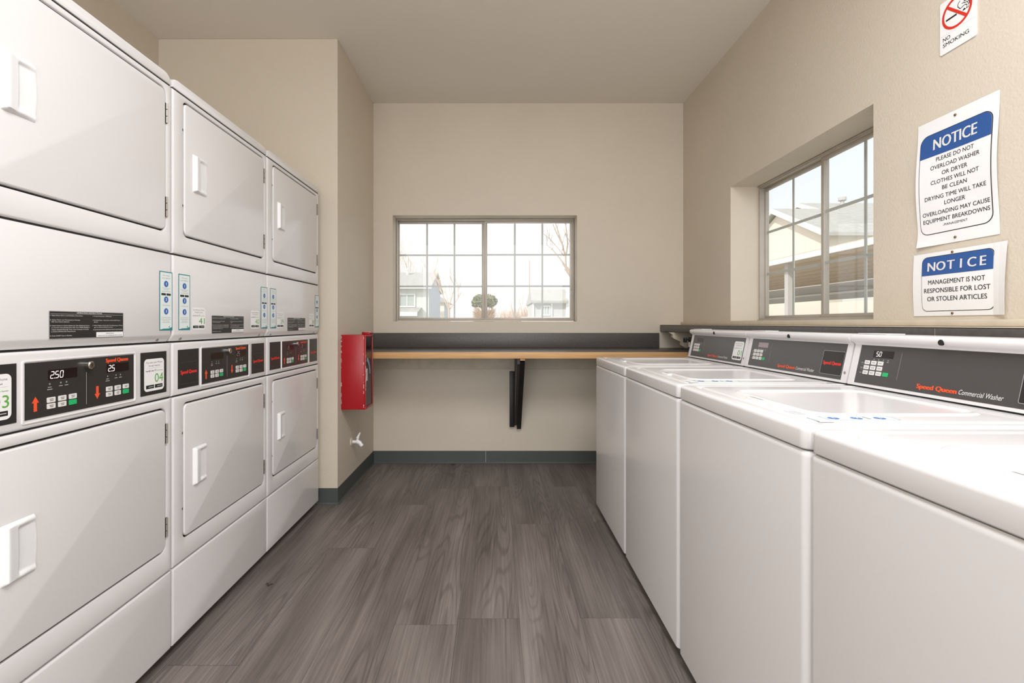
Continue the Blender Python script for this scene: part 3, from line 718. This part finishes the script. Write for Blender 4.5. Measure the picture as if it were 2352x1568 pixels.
    for key, (H, hz, hs) in {'u': (uH, 1.624, ((1.815, 1.883), (1.502, 1.570))), 'l': (lH, .555, ((.744, .811), (.431, .497)))}.items():
        U0, V0, U1, V1, r = H; gp = .006
        do = S('door' + key, 'upper_door' if key == 'u' else 'lower_door', lambda: door_mb(U0 + gp, V0 + gp, U1 - gp * .6, V1 - gp, r - gp * .7).build('upper_door' if key == 'u' else 'lower_door', root))
        S('han' + key, 'door_handle', lambda: handle_mb(.104, hz).build('door_handle', do), do)
        for i, (a, b) in enumerate(hs): S('hin%s%d' % (key, i), 'hinge', lambda: hinge_mb(U1 - .001, a, b).build('hinge', do), do)
        for i, z in enumerate((V0 + .105, V0 + .372)): S('scr%s%d' % (key, i), 'door_screw', lambda: MB(M_BLACK).box(-.001, .0006, U0 - .004, U0 - .001, z, z + .008).build('door_screw', root))
    # bezel of the control panel and its dark faceplate
    def bez():
        d = Decal(M_WHITE)
        f = lambda e, z: [(p[0], p[1], z) for p in rrect(.155 + e, .9065 + e, .509 - e, 1.0585 - e, .006)]
        d.loops([f(0, -.001), f(.0008, .0018), f(.002, .0024), f(.004, .0024), f(.005, .0018), f(.0056, .0)], m=M_WHITE)
        return d.place('faceplate_bezel', root, (-.002, 0, 0), DU, DV)
    S('bez', 'faceplate_bezel', bez)
    P = .1635; zb, zt = .917, 1.0515
    d = Decal(M_PANEL); d.slab(P, zb, P + .336, zt, .0006, .001, M_PANEL)
    gz = lambda z: z + ZO
    d.rect(P + .1675 - .0005, gz(.924), P + .1675 + .0005, gz(1.010), M_LGREY, 1)
    brand(d, P + .232, gz(1.031), .0105, .080, M_ORANGE, 1)
    def arrow(u, z0, z1, up):
        w_, s_ = .0185, .0085; h_ = (z1 - z0) * .42
        pts = [(u, z1), (u - w_ / 2, z1 - h_), (u - s_ / 2, z1 - h_), (u - s_ / 2, z0), (u + s_ / 2, z0), (u + s_ / 2, z1 - h_), (u + w_ / 2, z1 - h_)]
        if not up: pts = [(p[0], z0 + z1 - p[1]) for p in pts]
        d.poly(pts, M_ORANGE, 1)
    arrow(P + .025, gz(.930), gz(.9655), True); arrow(P + .203, gz(.9325), gz(.968), False)
    for a in (.062, .238):
        for q, nm in ((0, 'HIGH'), (.030, 'LOW'), (.046, 'OFF')):
            d.rect(P + a + q - .002, gz(.9895), P + a + q + .002, gz(.9935), M_GREY, 1)
            d.rect(P + a + q - .005, gz(.983), P + a + q + .005, gz(.9845), M_LGREY, 1)
        d.rect(P + a - .007, gz(.9775), P + a + .007, gz(.979), M_LGREY, 1)
    fp = d.place('faceplate', root, (-.0010, 0, 0), DU, DV)
    for k, (a, txt, dim) in enumerate(((.058, disp[0], disp[2]), (.2345, disp[1], disp[2]))):
        d = Decal(M_SCREEN); d.slab(P + a, gz(1.001), P + a + .081, gz(1.026), .001, .0004, M_SCREEN)
        if txt: d.digits(txt, P + a + .005, gz(1.005), .0165, M_LEDDIM if dim else M_LED, 1)
        d.place('display', fp, (-.0003, 0, 0), DU, DV)
    for a, b0 in ((.054, .9305), (.232, .9335)):
        for j in range(2):
            for i in range(3):
                u = P + a + .0302 * i; z = gz(b0 + .0152 * (1 - j)); green = (i == 2 and j == 1)
                def btn():
                    q = Decal(M_GREEN if green else M_BUTTON); q.slab(u, z, u + .0225, z + .0128, .002, .0012, M_GREEN if green else M_BUTTON)
                    if not green:
                        q.rect(u + .006, z + .0075, u + .017, z + .0087, M_BLACK, 1); q.rect(u + .007, z + .004, u + .016, z + .0052, M_BLACK, 1)
                    return q.place('button', fp, (.0004, 0, 0), DU, DV)
                S('btn%.3f%d%d' % (a, i, j), 'button', btn, fp)
    lk = lambda: MB(M_CHROME, M_BLACK).tube([(-.001, P + .169, gz(1.029)), (.012, P + .169, gz(1.029)), (.014, P + .169, gz(1.029))], [.0105, .0105, .0085], 20).box(.0138, .0146, P + .1675, P + .1705, gz(1.025), gz(1.033), m=M_BLACK).build('lock', root)
    S('lock', 'lock', lk)
    # square plates left and right of the faceplate
    for k, (u0, u1) in enumerate(((.028, .144), (.528, .644))):
        d = Decal(M_PANEL2); d.slab(u0, zb, u1, zt + .002, .0006, .001, M_PANEL2); kind = plates[k]
        if kind == 'brand':
            d.ring(u0 + .010, zb + .014, u1 - .010, zb + .092, .002, .0009, mat('plate_groove', (86, 82, 80), .4), 1)
            brand(d, u0 + .014, zb + .050, .0125, .088, M_RED, 1)
        else:
            number_label(d, u0 + .014, zb + .012, .090, .103, kind)
        d.place('reader_plate', root, (-.0010, 0, 0), DU, DV)
    for u0 in strips:
        d = Decal(M_TEAL); phone_strip(d, u0, 1.122, .0635, .197); d.place('phone_payment_sticker', root, (.0002, 0, 0), DU, DV)
    def plt():
        d = Decal(M_GREY); instruction_plate(d, .222, 1.106, .235, .071); return d.place('instruction_plate', root, (.0002, 0, 0), DU, DV)
    S('plt', 'instruction_plate', plt)
    for u0, num in nums:
        d = Decal(M_PAPER); number_label(d, u0, 1.122, .082, .083, num); d.place('number_sticker', root, (.0002, 0, 0), DU, DV)
    return root
dryer(.955, 'white stacked dryer nearest the camera, its label reading 04', ('2.50', '2.5', False), ('03', '04'), (.608,), ())
dryer(1.629, 'white stacked dryer in the middle of the row, stickers 41 and 40', ('', '25', True), ('brand', 'brand'), (.028, .610), ((.100, '41'), (.515, '40')))
dryer(2.302, 'white stacked dryer at the far end beside the beige wall, stickers 39 and 38', ('25', '25', True), ('brand', 'brand'), (.028, .606), ((.098, '39'), (.512, '38')))

# ------------------------------------------------------------------ top-loading washers
XW, WW, WD, WT = .6138, .660, .70, .939
def ring_rect(x0, y0, x1, y1, r, z, n=6): return [(p[0], p[1], z) for p in rrect(x0, y0, x1, y1, r, n)]
CO = Vector((.565, .66, .944)); CV = Vector((.215, 0, .9766)).normalized(); CU = Vector((0, -1, 0))
def washer(y0, label, disp, plate_kind, stickers, xo=0.0):
    root = empty('washing_machine', (XW + xo, y0, 0)); tag(root, label, 'washing machine', 'top-loading washing machines along the right wall')
    S = lambda key, nm, fn, par=None: shared(('washer', key), nm, par or root, fn)
    def cab():
        b = .010; rs = []
        for e, z in ((0, .047), (0, .8785), (.0015, .886), (.006, .8905), (.03, .892)):
            rs.append(ring_rect(e, .001 + e, WD - e, WW - .001 - e, .018 - min(e, .008), z))
        return MB(M_WHITE).loops(rs, True, True).build('cabinet', root)
    S('cab', 'cabinet', cab)
    S('toe', 'toe_kick', lambda: MB(M_DARKGAP).box(.05, WD - .03, .02, WW - .02, .02, .046).build('toe_kick', root))
    for k in range(4):
        fx, fy = (.09 if k < 2 else WD - .09), (.06 if k % 2 else WW - .06)
        S('foot%d' % k, 'foot', lambda: MB(M_RUBBER).tube([(fx, fy, 0), (fx, fy, .03)], .02, 12).build('foot', root))
    def top():
        rs = []; z1 = WT
        for e, z in ((.004, .8935), (.0005, .8965), (0, .902), (0, z1 - .010), (.0013, z1 - .005), (.004, z1 - .0017), (.009, z1), (.03, z1 + .0005)):
            rs.append(ring_rect(e, .001 + e, WD - e, WW - .001 - e, .022 - min(e, .012), z))
        # slope down to the well the lid lies in
        for e, z in ((.034, z1), (.040, z1 - .004), (.043, z1 - .006)):
            rs.append(ring_rect(e, .001 + e, .545 - (e - .03) * .3, WW - .001 - e, .03, z))
        return MB(M_WHITE).loops(rs, True, True).build('top_panel', root)
    S('top', 'top_panel', top)
    def lid():
        z = WT - .003; mb = MB(M_WHITE); rs = []
        X0, Y0, X1, Y1 = .0475, .0475, .535, WW - .0475
        for e, dz in ((0, -.003), (0, 0), (.001, .0025), (.004, .004), (.010, .0045)): rs.append(ring_rect(X0 + e, Y0 + e, X1 - e, Y1 - e, .03, z + dz))
        # raised bead round a shallow dished field
        for e, dz in ((0, .005), (.003, .0075), (.007, .0085), (.011, .0075), (.016, .004), (.024, .003)):
            rs.append(ring_rect(.098 + e, .118 + e, .495 - e, WW - .145 - e, .05 - e * .6, z + dz))
        return mb.loops(rs, True, True).build('lid', root)
    ld = S('lid', 'lid', lid)
    def grip():
        mb = MB(M_WHITE); rs = []
        for e, dz in ((0, 0), (.001, .004), (.003, .006), (.007, .0065)): rs.append(ring_rect(.070 + e, .29 + e, .092 - e, .37 - e, .010 - e * .6, WT + .0005 + dz))
        return mb.loops(rs, True, True).build('lid_grip', ld)
    S('grip', 'lid_grip', grip, ld)
    def con():
        z0 = .944; mb = MB(M_WHITE)
        P = lambda v, off=0: (CO.x + CV.x * v + off, z0 + CV.z * v)
        face = [P(0), P(.008), P(.0081, .004), P(.134, .004), P(.1345, 0)]
        hood = [(.592, 1.079), (.5855, 1.0835), (.5795, 1.089), (.5765, 1.0945), (.576, 1.100), (.578, 1.1045), (.584, 1.1085), (.60, 1.110), (.692, 1.110), (.699, 1.104), (.70, 1.09), (.70, z0)]
        mid = face + hood; end = [P(0)] + [P(.008), P(.0081), P(.134), P(.1345)] + hood
        mb.loops([[(p[0], y, p[1]) for p in prof] for y, prof in ((.002, end), (.027, end), (.0271, mid), (WW - .0271, mid), (WW - .027, end), (WW - .002, end))], True, True)
        return mb.build('console', root, smooth=30)
    cn = S('con', 'console', con)
    S('seam', 'console_gap_shade', lambda: MB(M_DARKGAP).box(.5675, .69, .004, WW - .004, WT + .0006, .9438).build('console_gap_shade', root))  # dark filler standing in for the shade of the gap under the console
    S('tab', 'console_tab', lambda: MB(M_WHITE).box(.600, .66, WW - .12, WW - .004, 1.1103, 1.1135, .001).build('console_tab', cn), cn)
    S('knob', 'lock_button', lambda: MB(M_RUBBER).tube([(.580, .332, 1.0940), (.5745, .332, 1.0945), (.5737, .332, 1.0945)], [.0078, .0078, .006], 16).build('lock_button', cn), cn)
    def scr(): return MB(M_STEEL).tube([Vector((CO.x, .014, .944)) + CV * .035 + Vector((.001, 0, 0)), Vector((CO.x, .014, .944)) + CV * .035 - Vector((.0015, 0, 0))], .0048, 12).build('console_screw', cn)
    S('scr', 'console_screw', scr, cn)
    OF = CO + Vector((.004, 0, 0)) + CU.cross(CV) * .0015
    d = Decal(M_WPANEL); d.slab(.0275, .0085, WW - .0275, .1335, .0006, .0008, M_WPANEL)
    d.line((.188, .034), (.188, .116), .0011, M_GREY, 1)
    brand(d, .258, .020, .0125, .116, M_ORANGE, 1); d.text('Commercial Washer', .379, .020, .0125, M_PRINTW, 1, w=.108, slant=.2)
    for i in range(4): d.rect(.086 + i * .018, .083, .093 + i * .018, .0845, M_LGREY, 1); d.rect(.088 + i * .018, .087, .092 + i * .018, .091, M_GREY, 1)
    for j in range(3): d.rect(.041, .0425 + .0165 * j, .050, .044 + .0165 * j, M_LGREY, 1)
    for j in range(2): d.rect(.041, .0535 + .0165 * j, .128, .0542 + .0165 * j, M_GREY, 1)
    fp = d.place('control_faceplate', root, OF, CU, CV)
    N = CU.cross(CV)
    dm = M_SCREENP if disp == 'lit' else M_SCREEN
    d = Decal(dm); d.slab(.083, .096, .160, .118, .001, .0004, dm)
    if disp and disp != 'lit': d.digits(disp, .095, .100, .0145, M_LED, 1)
    d.place('display', fp, OF + N * .0006, CU, CV)
    for j in range(3):
        for i in range(4):
            if i == 3 and j < 2: continue
            u, v = .0555 + .0262 * i, .072 - .0165 * j; green = i == 3
            def btn():
                q = Decal(M_GREEN if green else M_BUTTON); q.slab(u, v, u + .0205, v + .0125, .002, .0012, M_GREEN if green else M_BUTTON)
                if not green: q.rect(u + .004, v + .0052, u + .0165, v + .0072, M_GREY, 1)
                return q.place('button', fp, OF + N * .0014, CU, CV)
            S('btn%d%d' % (i, j), 'button', btn, fp)
    if plate_kind == 'brand':
        d = Decal(M_PANEL2); d.slab(.522, .022, .627, .104, .004, .0012, M_PANEL2); d.ring(.520, .020, .629, .106, .005, .0016, M_GREY, 0)
        brand(d, .530, .056, .012, .088, M_RED, 1)
        d.place('reader_plate', fp, OF + N * .0016, CU, CV)
    else:
        d = Decal(M_PAPER); d.slab(.530, .022, .622, .115, .012, .0006, M_PAPER); number_label(d, .530, .022, .092, .093, plate_kind, border=False, n=0)
        d.place('number_sticker', fp, OF + N * .001, CU, CV)
    if stickers:
        d = Decal(M_PAPER); zt = WT + .0019
        d.slab(0, 0, .13, .030, .001, .0003, M_PAPER)
        d.line((.002, .002), (.05, .002), .0018, M_GREY, 1); d.line((.085, .001), (.128, .001), .002, M_TEAL, 1)
        for j in range(4):
            for i in range(3): d.rect(.006 + i * .016, .008 + j * .005, .018 + i * .016, .010 + j * .005, M_GREY, 1)
        d.rect(.075, .010, .11, .0115, M_LGREY, 1); d.rect(.075, .018, .105, .0195, M_LGREY, 1)
        # u runs towards the camera (-y), v into the machine (+x)
        d.place('lid_text_sticker', ld, (.060, .178, zt), (0, -1, 0), (1, 0, 0))
        d = Decal(M_PALE); d.slab(0, 0, .150, .040, .001, .0003, M_PALE)
        d.ring(0, 0, .150, .040, .001, .0012, M_TEAL, 1)
        for i, nm in enumerate('123'): d.circle(.020 + .050 * i, .020, .0115, M_CIRC, 1); d.text(nm, .020 + .050 * i, .0145, .011, M_PAPER, 2, anchor='c', bold=.03)
        d.rect(.092, .010, .095, .035, M_BLACK, 1)
        d.place('phone_payment_sticker', ld, (.094, .066, zt), (1, 0, 0), (0, 1, 0))
    return root
washer(.2785, 'white washing machine nearest the camera, only its lid and front corner in view', '50', 'brand', False)
washer(.9425, 'white washing machine under the lost articles notice, display lit with 50', '50', 'brand', True)
washer(1.6065, 'white washing machine with a pale pink display below the right window', 'lit', 'brand', True)
washer(2.2705, 'white washing machine farthest away, label 01 on its console', '', '01', False)

# ------------------------------------------------------------------ outdoors
M_GROUND = mat('pale_ground', (196, 192, 184), .9, var=(.4, .06))
M_SIDING = mat('pale_siding', (222, 224, 218), .8, var=(2, .02, (1, 1, 8)))
M_SIDESHADE = mat('shaded_siding', (190, 192, 196), .8)  # bluish grey puts shade into the colour of walls facing away from the sun
M_STUCCO = mat('cream_stucco', (244, 236, 222), .85)
M_ROOF = mat('grey_shingle', (186, 184, 178), .9, var=(5, .10))
M_TRIMW = mat('white_trim', (246, 246, 244), .6)
M_DGLASS = mat('dim_window', (190, 196, 190), .2)
M_BARK = mat('pale_bark', (196, 180, 166), .9)
M_TWIG = mat('orange_twig', (214, 192, 170), .9)
M_LEAF = mat('olive_foliage', (150, 150, 110), .8)
M_FROND = mat('tan_frond', (222, 196, 164), .85)
M_CARP = mat('carport_soffit', (206, 190, 170), .8)
M_CARPD = mat('carport_grey', (200, 198, 196), .8)  # even pale grey for posts, rear board and roof vent
struct(MB(M_GROUND).box(-90, 90, YB + 1.0, 140, -.30, -.12).box(XR + .6, 90, -30, YB + 1.0, -.30, -.12).build('ground', smooth=0))
def win(par, x0, x1, y, z0, z1, axis='y', cols=2):
    """an outdoor window on a wall facing -y (or -x)"""
    b = MB(M_TRIMW); e = .1; T = (lambda a, t, z: (a, t, z)) if axis == 'y' else (lambda a, t, z: (t, a, z))
    def bx(b, a0, a1, t0, t1, q0, q1):
        p, q = T(a0, t0, q0), T(a1, t1, q1); b.box(min(p[0], q[0]), max(p[0], q[0]), min(p[1], q[1]), max(p[1], q[1]), q0, q1)
    for (a, c, d, f) in ((x0 - e, x1 + e, z0 - e, z0), (x0 - e, x1 + e, z1, z1 + e), (x0 - e, x0, z0, z1), (x1, x1 + e, z0, z1)): bx(b, a, c, y - .08, y - .002, d, f)
    for i in range(1, cols): q = x0 + (x1 - x0) * i / cols; bx(b, q - .03, q + .03, y - .06, y - .002, z0, z1)
    fo_ = local(b, par).build('window', par)
    b = MB(M_DGLASS); bx(b, x0, x1, y - .03, y - .003, z0, z1); local(b, par).build('pane', fo_)
# house seen at the left of the back window
H = empty('house', (-8.0, 44, -.12)); tag(H, 'pale two storey house with grey roof at the left of the back window', 'house')
hx0, hx1, hy0, hy1 = -13.0, -5.63, 40.0, 48.0
local(MB(M_SIDING).box(hx0, hx1, hy0, hy1, -.12, 4.2), H).build('wall', H)
local(MB(M_SIDESHADE).prism([(hy0, 4.2), (hy1, 4.2), (44, 5.62)], 'x', hx1 - .2, hx1 + .01).box(hx1 + .001, hx1 + .02, hy0 + .2, hy1, -.12, 4.2), H).build('gable_siding', H)  # shaded side of the house, coloured in as its own sheet
rf = MB(M_ROOF, M_TRIMW).prism([(hy0 - .5, 4.12), (44, 5.72), (hy1 + .5, 4.12), (hy1 + .5, 4.27), (44, 5.88), (hy0 - .5, 4.27)], 'x', hx0, hx1 + .3)
rf.box(hx0, hx1 + .3, hy0 - .56, hy0 - .5, 4.05, 4.27, m=M_TRIMW)
local(rf, H).build('roof', H)
local(MB(M_TRIMW).tube([(-8.02, 43.2, 5.5), (-8.02, 43.2, 6.1)], .1).tube([(-8.02, 43.2, 6.0), (-8.02, 43.2, 6.12)], .2), H).build('vent_pipe', H)
win(H, -8.05, -6.85, hy0, 2.62, 3.55)
local(MB(M_ROOF, M_TRIMW).prism([(hy0, 2.5), (hy0 - 2.2, 2.05), (hy0 - 2.2, 1.93), (hy0, 2.38)], 'x', hx0, hx1 - .6).box(hx0, hx1 - .6, hy0 - 2.26, hy0 - 2.2, 1.75, 2.07, m=M_TRIMW), H).build('porch_roof', H)
# garage behind it
G = empty('garage', (-5.8, 53, -.12)); tag(G, 'small cream outbuilding between the left house and the bare tree', 'building')
local(MB(M_STUCCO).box(-6.25, -5.42, 50, 56, -.12, 3.4), G).build('wall', G)
local(MB(M_SIDESHADE).box(-5.419, -5.40, 50.1, 56, -.12, 3.4), G).build('side_wall', G)  # shade on the cream wall's side, coloured in as a thin grey sheet
local(MB(M_ROOF).prism([(-6.6, 3.35), (-5.0, 3.35), (-6.0, 4.05)], 'y', 49.7, 56.3), G).build('roof', G)
# trees
def branch(mb, p, d, length, r, depth, rng, spread=.55, up=.12, n=5, m=None):
    pts = [p]; rs = [r]; q = p.copy(); dd = d.normalized(); k = 3
    for i in range(k):
        dd = (dd + Vector((rng.uniform(-.16, .16), rng.uniform(-.16, .16), up * .5))).normalized(); q = q + dd * length / k; pts.append(q.copy()); rs.append(r * (1 - .45 * (i + 1) / k))
    mb.tube(pts, rs, n if depth > 1 else 3, m)
    if depth <= 0: return
    for i in range(rng.choice((2, 3, 3))):
        t = rng.uniform(.45, 1.0); base = pts[min(k, int(t * k + .5))]
        nd = (dd + Vector((rng.uniform(-spread, spread), rng.uniform(-spread, spread), rng.uniform(-.1, spread * .8)))).normalized()
        branch(mb, base, nd, length * rng.uniform(.6, .82), rs[-1] * .85, depth - 1, rng, spread, up, n, m)
def tree(label, base, h, r, depth, seed, m=M_BARK, trunk=.3, spread=.6):
    o = empty('bare_tree', base); tag(o, label, 'tree', 'bare winter trees outside'); rng = random.Random(seed)
    mb = MB(m); top = Vector((0, 0, h * trunk)); mb.tube([Vector((0, 0, 0)), top * .5 + Vector((r * .4, 0, 0)), top], [r * 1.3, r, r * .85], 7)
    t = MB(M_TWIG if m is M_BARK else m)
    for i in range(4):
        a = i * math.pi / 2 + rng.uniform(0, 1); branch(t, top * rng.uniform(.8, 1), Vector((math.cos(a) * spread, math.sin(a) * spread, 1)), h * .30, r * .6, depth, rng, spread)
    mb.build('trunk', o); t.build('branches', o)
    return o
tree('bare tree standing right of the left house behind the back window', at(1031, 743, 38.5) + Vector((0, 0, -1.2)), 6.2, .10, 5, 11, trunk=.40, spread=.7)
tree('bare tree rising behind the left house roof, rightmost of the two', at(972, 743, 62) + Vector((0, 0, -1.2)), 13.0, .13, 5, 4, spread=.45)
tree('bare tree rising behind the left house roof, leftmost of the two', at(932, 743, 78) + Vector((0, 0, -1.2)), 15.0, .13, 5, 8, spread=.4)
tree('bare tree above the orange brush in the back window', at(1183, 743, 62) + Vector((0, 0, -1.2)), 6.4, .08, 4, 21)
# large limbs at the right edge of the back window
bt = empty('bare_tree', (3.3, 14.0, -.12)); tag(bt, 'large bare tree whose pale limbs enter at the right edge of the back window', 'tree', 'bare winter trees outside')
mb = MB(M_BARK); rng = random.Random(2)
L_ = lambda px, py: at(px, py, 14.0)
mb.tube([Vector((3.3, 14, -.12)), Vector((3.1, 14, 1.0)), L_(1345, 665), L_(1318, 640), L_(1300, 615)], [.2, .17, .11, .075, .06], 8)
for pts, r in (([(1300, 615), (1288, 596), (1270, 574), (1256, 562)], .03), ([(1300, 615), (1299, 590), (1291, 560), (1280, 525), (1272, 500)], .03),
               ([(1296, 588), (1282, 570), (1262, 548), (1247, 536)], .016), ([(1299, 590), (1304, 560), (1300, 520), (1296, 490)], .028), ([(1291, 560), (1276, 530), (1264, 500)], .02), ([(1318, 640), (1316, 600), (1312, 560), (1310, 500)], .04), ([(1270, 574), (1255, 572)], .01)):
    P3 = [L_(*p) for p in pts]; mb.tube(P3, [r * (1 - .6 * i / (len(P3) - 1)) for i in range(len(P3))], 6)
    for p in P3[1:]:
        for _ in range(2): branch(mb, p, Vector((rng.uniform(-.6, .3), rng.uniform(-.3, .3), 1)), .35, r * .3, 1, rng, .5)
local(mb, bt).build('trunk', bt)
# round evergreen with a tan skirt
ev = empty('round_evergreen', at(1112, 743, 35) + Vector((0, 0, -1.26))); tag(ev, 'rounded olive evergreen with a tan lower skirt behind the middle of the back window', 'tree')
rng = random.Random(9); lb = MB(M_LEAF); c0_ = Vector((0, 0, 2.86))
for i in range(2600):
    a, z = rng.uniform(0, 2 * math.pi), rng.uniform(-.75, 1); rr_ = math.sqrt(max(0, 1 - z * z)); s_ = .9 + .12 * math.sin(5 * a + 3 * z)
    p = c0_ + Vector((rr_ * math.cos(a) * 1.0, rr_ * math.sin(a) * 1.0, z * .62)) * s_ * rng.uniform(.75, 1)
    u = Vector((rng.gauss(0, 1), rng.gauss(0, 1), rng.gauss(0, 1))).normalized(); v = u.orthogonal().normalized()
    lb.face([p + u * .09, p + v * .045, p - u * .09, p - v * .045])
lb.build('foliage', ev, smooth=0)
fb = MB(M_FROND)
for i in range(1100):
    a = rng.uniform(0, 2 * math.pi); s0 = rng.uniform(.1, .6); z0 = rng.uniform(.6, 2.0); d0 = Vector((math.cos(a), math.sin(a), 0))
    p = d0 * s0 + Vector((0, 0, z0)); e = d0 * rng.uniform(.85, 1.2) + Vector((0, 0, z0 + rng.uniform(.3, .75))); sd_ = Vector((-d0.y, d0.x, 0)) * .05
    fb.face([p - sd_, p + sd_, e])
fb.tube([(0, 0, 0), (0, 0, 2.4)], .25, 8)
fb.build('frond_skirt', ev, smooth=0)
# brush
bs = MB(M_TWIG); rng = random.Random(31)
for i in range(420):
    x, y = rng.uniform(.2, 4.6), rng.uniform(53, 57); h = rng.uniform(1.6, 2.5) + .9 * max(0, (x - 3.0) / 1.5) * rng.random() * 2
    bs.tube([(x, y, -.1), (x + rng.uniform(-.3, .3), y, h * .6), (x + rng.uniform(-.6, .6), y, h + .6)], [.035, .025, .008], 3)
tag(bs.build('bare_brush', smooth=0), 'orange thicket of bare brush between evergreen and right house', 'bushes', kind='stuff')
# pole
up = empty('utility_pole', at(1216, 743, 60) + Vector((0, 0, -1.26))); tag(up, 'thin utility pole left of the right house in the back window', 'pole')
MB(M_BARK).tube([(0, 0, 0), (0, 0, 9.2)], [.09, .06], 8).build('pole_shaft', up)
MB(M_BARK).box(-.15, .15, -.3, .1, 4.4, 5.0, .02).build('transformer', up)
# house at the right of the back window
Q = empty('house', (5.0, 48, -.12)); tag(Q, 'pale grey roofed house at the right of the back window', 'house')
local(MB(mat('grey_siding', (206, 206, 203), .8)).box(3.45, 6.9, 45, 52, -.12, 3.2), Q).build('wall', Q)
local(MB(M_TRIMW).box(3.45, 6.9, 44.9, 44.998, 3.05, 3.35).box(3.45, 3.6, 44.9, 44.998, 1.6, 3.05).box(5.2, 5.32, 44.9, 44.998, 1.6, 3.05).box(6.6, 6.9, 44.85, 44.998, -.1, 4.0), Q).build('trim_boards', Q)
local(MB(M_ROOF).prism([(44.5, 3.3), (46.2, 4.48), (52.5, 3.3), (52.5, 3.1), (44.5, 3.1)], 'x', 3.32, 6.75), Q).build('roof', Q)
win(Q, 4.35, 5.05, 45, 2.0, 2.75, cols=3)
local(MB(M_TRIMW).box(2.2, 7, 41.5, 41.6, -.12, 1.72), Q).build('low_wall', Q)
# carport outside the right window
cp = empty('carport', (8.5, 10, -.12)); tag(cp, 'long open carport with grey underside outside the right window', 'carport')
local(MB(M_CARP).box(6.0, 11.0, 3.0, 24.0, 2.47, 2.53), cp).build('roof_deck', cp)
local(MB(M_TRIMW).box(5.94, 6.0, 3.0, 24.0, 2.40, 2.50), cp).build('fascia', cp)
for i in range(8): local(MB(M_CARP).box(6.12 + i * .62, 6.2 + i * .62, 3.0, 24.0, 2.41, 2.469), cp).build('purlin', cp)
for y in (6.6, 10.1, 13.6, 17.1): local(MB(M_CARPD).box(6.15, 6.27, y - .06, y + .06, -.12, 2.409), cp).build('post', cp)
local(MB(M_TRIMW).box(10.96, 11.06, 3.0, 24.0, 2.10, 2.16), cp).build('rear_rail', cp)
local(MB(M_CARPD).box(11.07, 11.12, 3.0, 24.0, 1.93, 2.46), cp).build('rear_board', cp)
lw = MB(M_STUCCO).box(13.0, 13.15, 2, 30, -.12, 1.96)
tag(lw.build('garden_wall'), 'low cream wall beyond the carport outside the right window', 'wall')
# gabled building beyond
def gable_house(name, label, x0, x1, ya, za, half, drop, wall_m):
    o = empty(name, ((x0 + x1) / 2, ya, -.12)); tag(o, label, 'building')
    ze = za - drop
    local(MB(wall_m).prism([(ya - half, -.12), (ya + half, -.12), (ya + half, ze), (ya, za - .12), (ya - half, ze)], 'x', x0, x1), o).build('wall', o)
    ov = .5; s_ = drop / half
    P = [(ya - half - ov, ze - s_ * ov), (ya, za), (ya + half + ov, ze - s_ * ov)]
    local(MB(M_ROOF).prism(P + [(p[0], p[1] + .14) for p in P[::-1]], 'x', x0 - .3, x1 + .3), o).build('roof', o)
    local(MB(M_TRIMW).prism([(p[0], p[1] - .09) for p in P] + [(p[0], p[1] + .14) for p in P[::-1]], 'x', x0 - .36, x0 - .301), o).build('rake_board', o)
    return o
g1 = gable_house('apartment_building', 'cream gabled building farther left beyond the carport in the right window', 13.5, 16, 22.8, 6.5, 3.4, 1.62, M_STUCCO)
g2 = gable_house('apartment_building', 'cream gabled building with a roof vent on its ridge beyond the carport', 17, 30, 26.4, 7.68, 6.0, 2.5, M_SIDING)
local(MB(M_CARPD).tube([(18.6, 25.6, 7.3), (18.6, 25.6, 7.75)], .1, 10).tube([(18.6, 25.6, 7.75), (18.6, 25.6, 7.92)], .2, 10), g2).build('roof_vent', g2)
lo = MB(M_SIDING, M_TRIMW).box(13.6, 16.5, 8, 18.7, -.12, 3.9).box(13.5, 13.599, 8, 18.7, 3.65, 3.95, m=M_TRIMW).box(13.5, 13.599, 12.0, 12.3, -.1, 3.65, m=M_TRIMW).box(13.5, 13.599, 16.2, 16.5, -.1, 3.65, m=M_TRIMW)
tag(lo.build('flat_wing'), 'low pale wing in front of the gabled buildings beyond the carport', 'building')
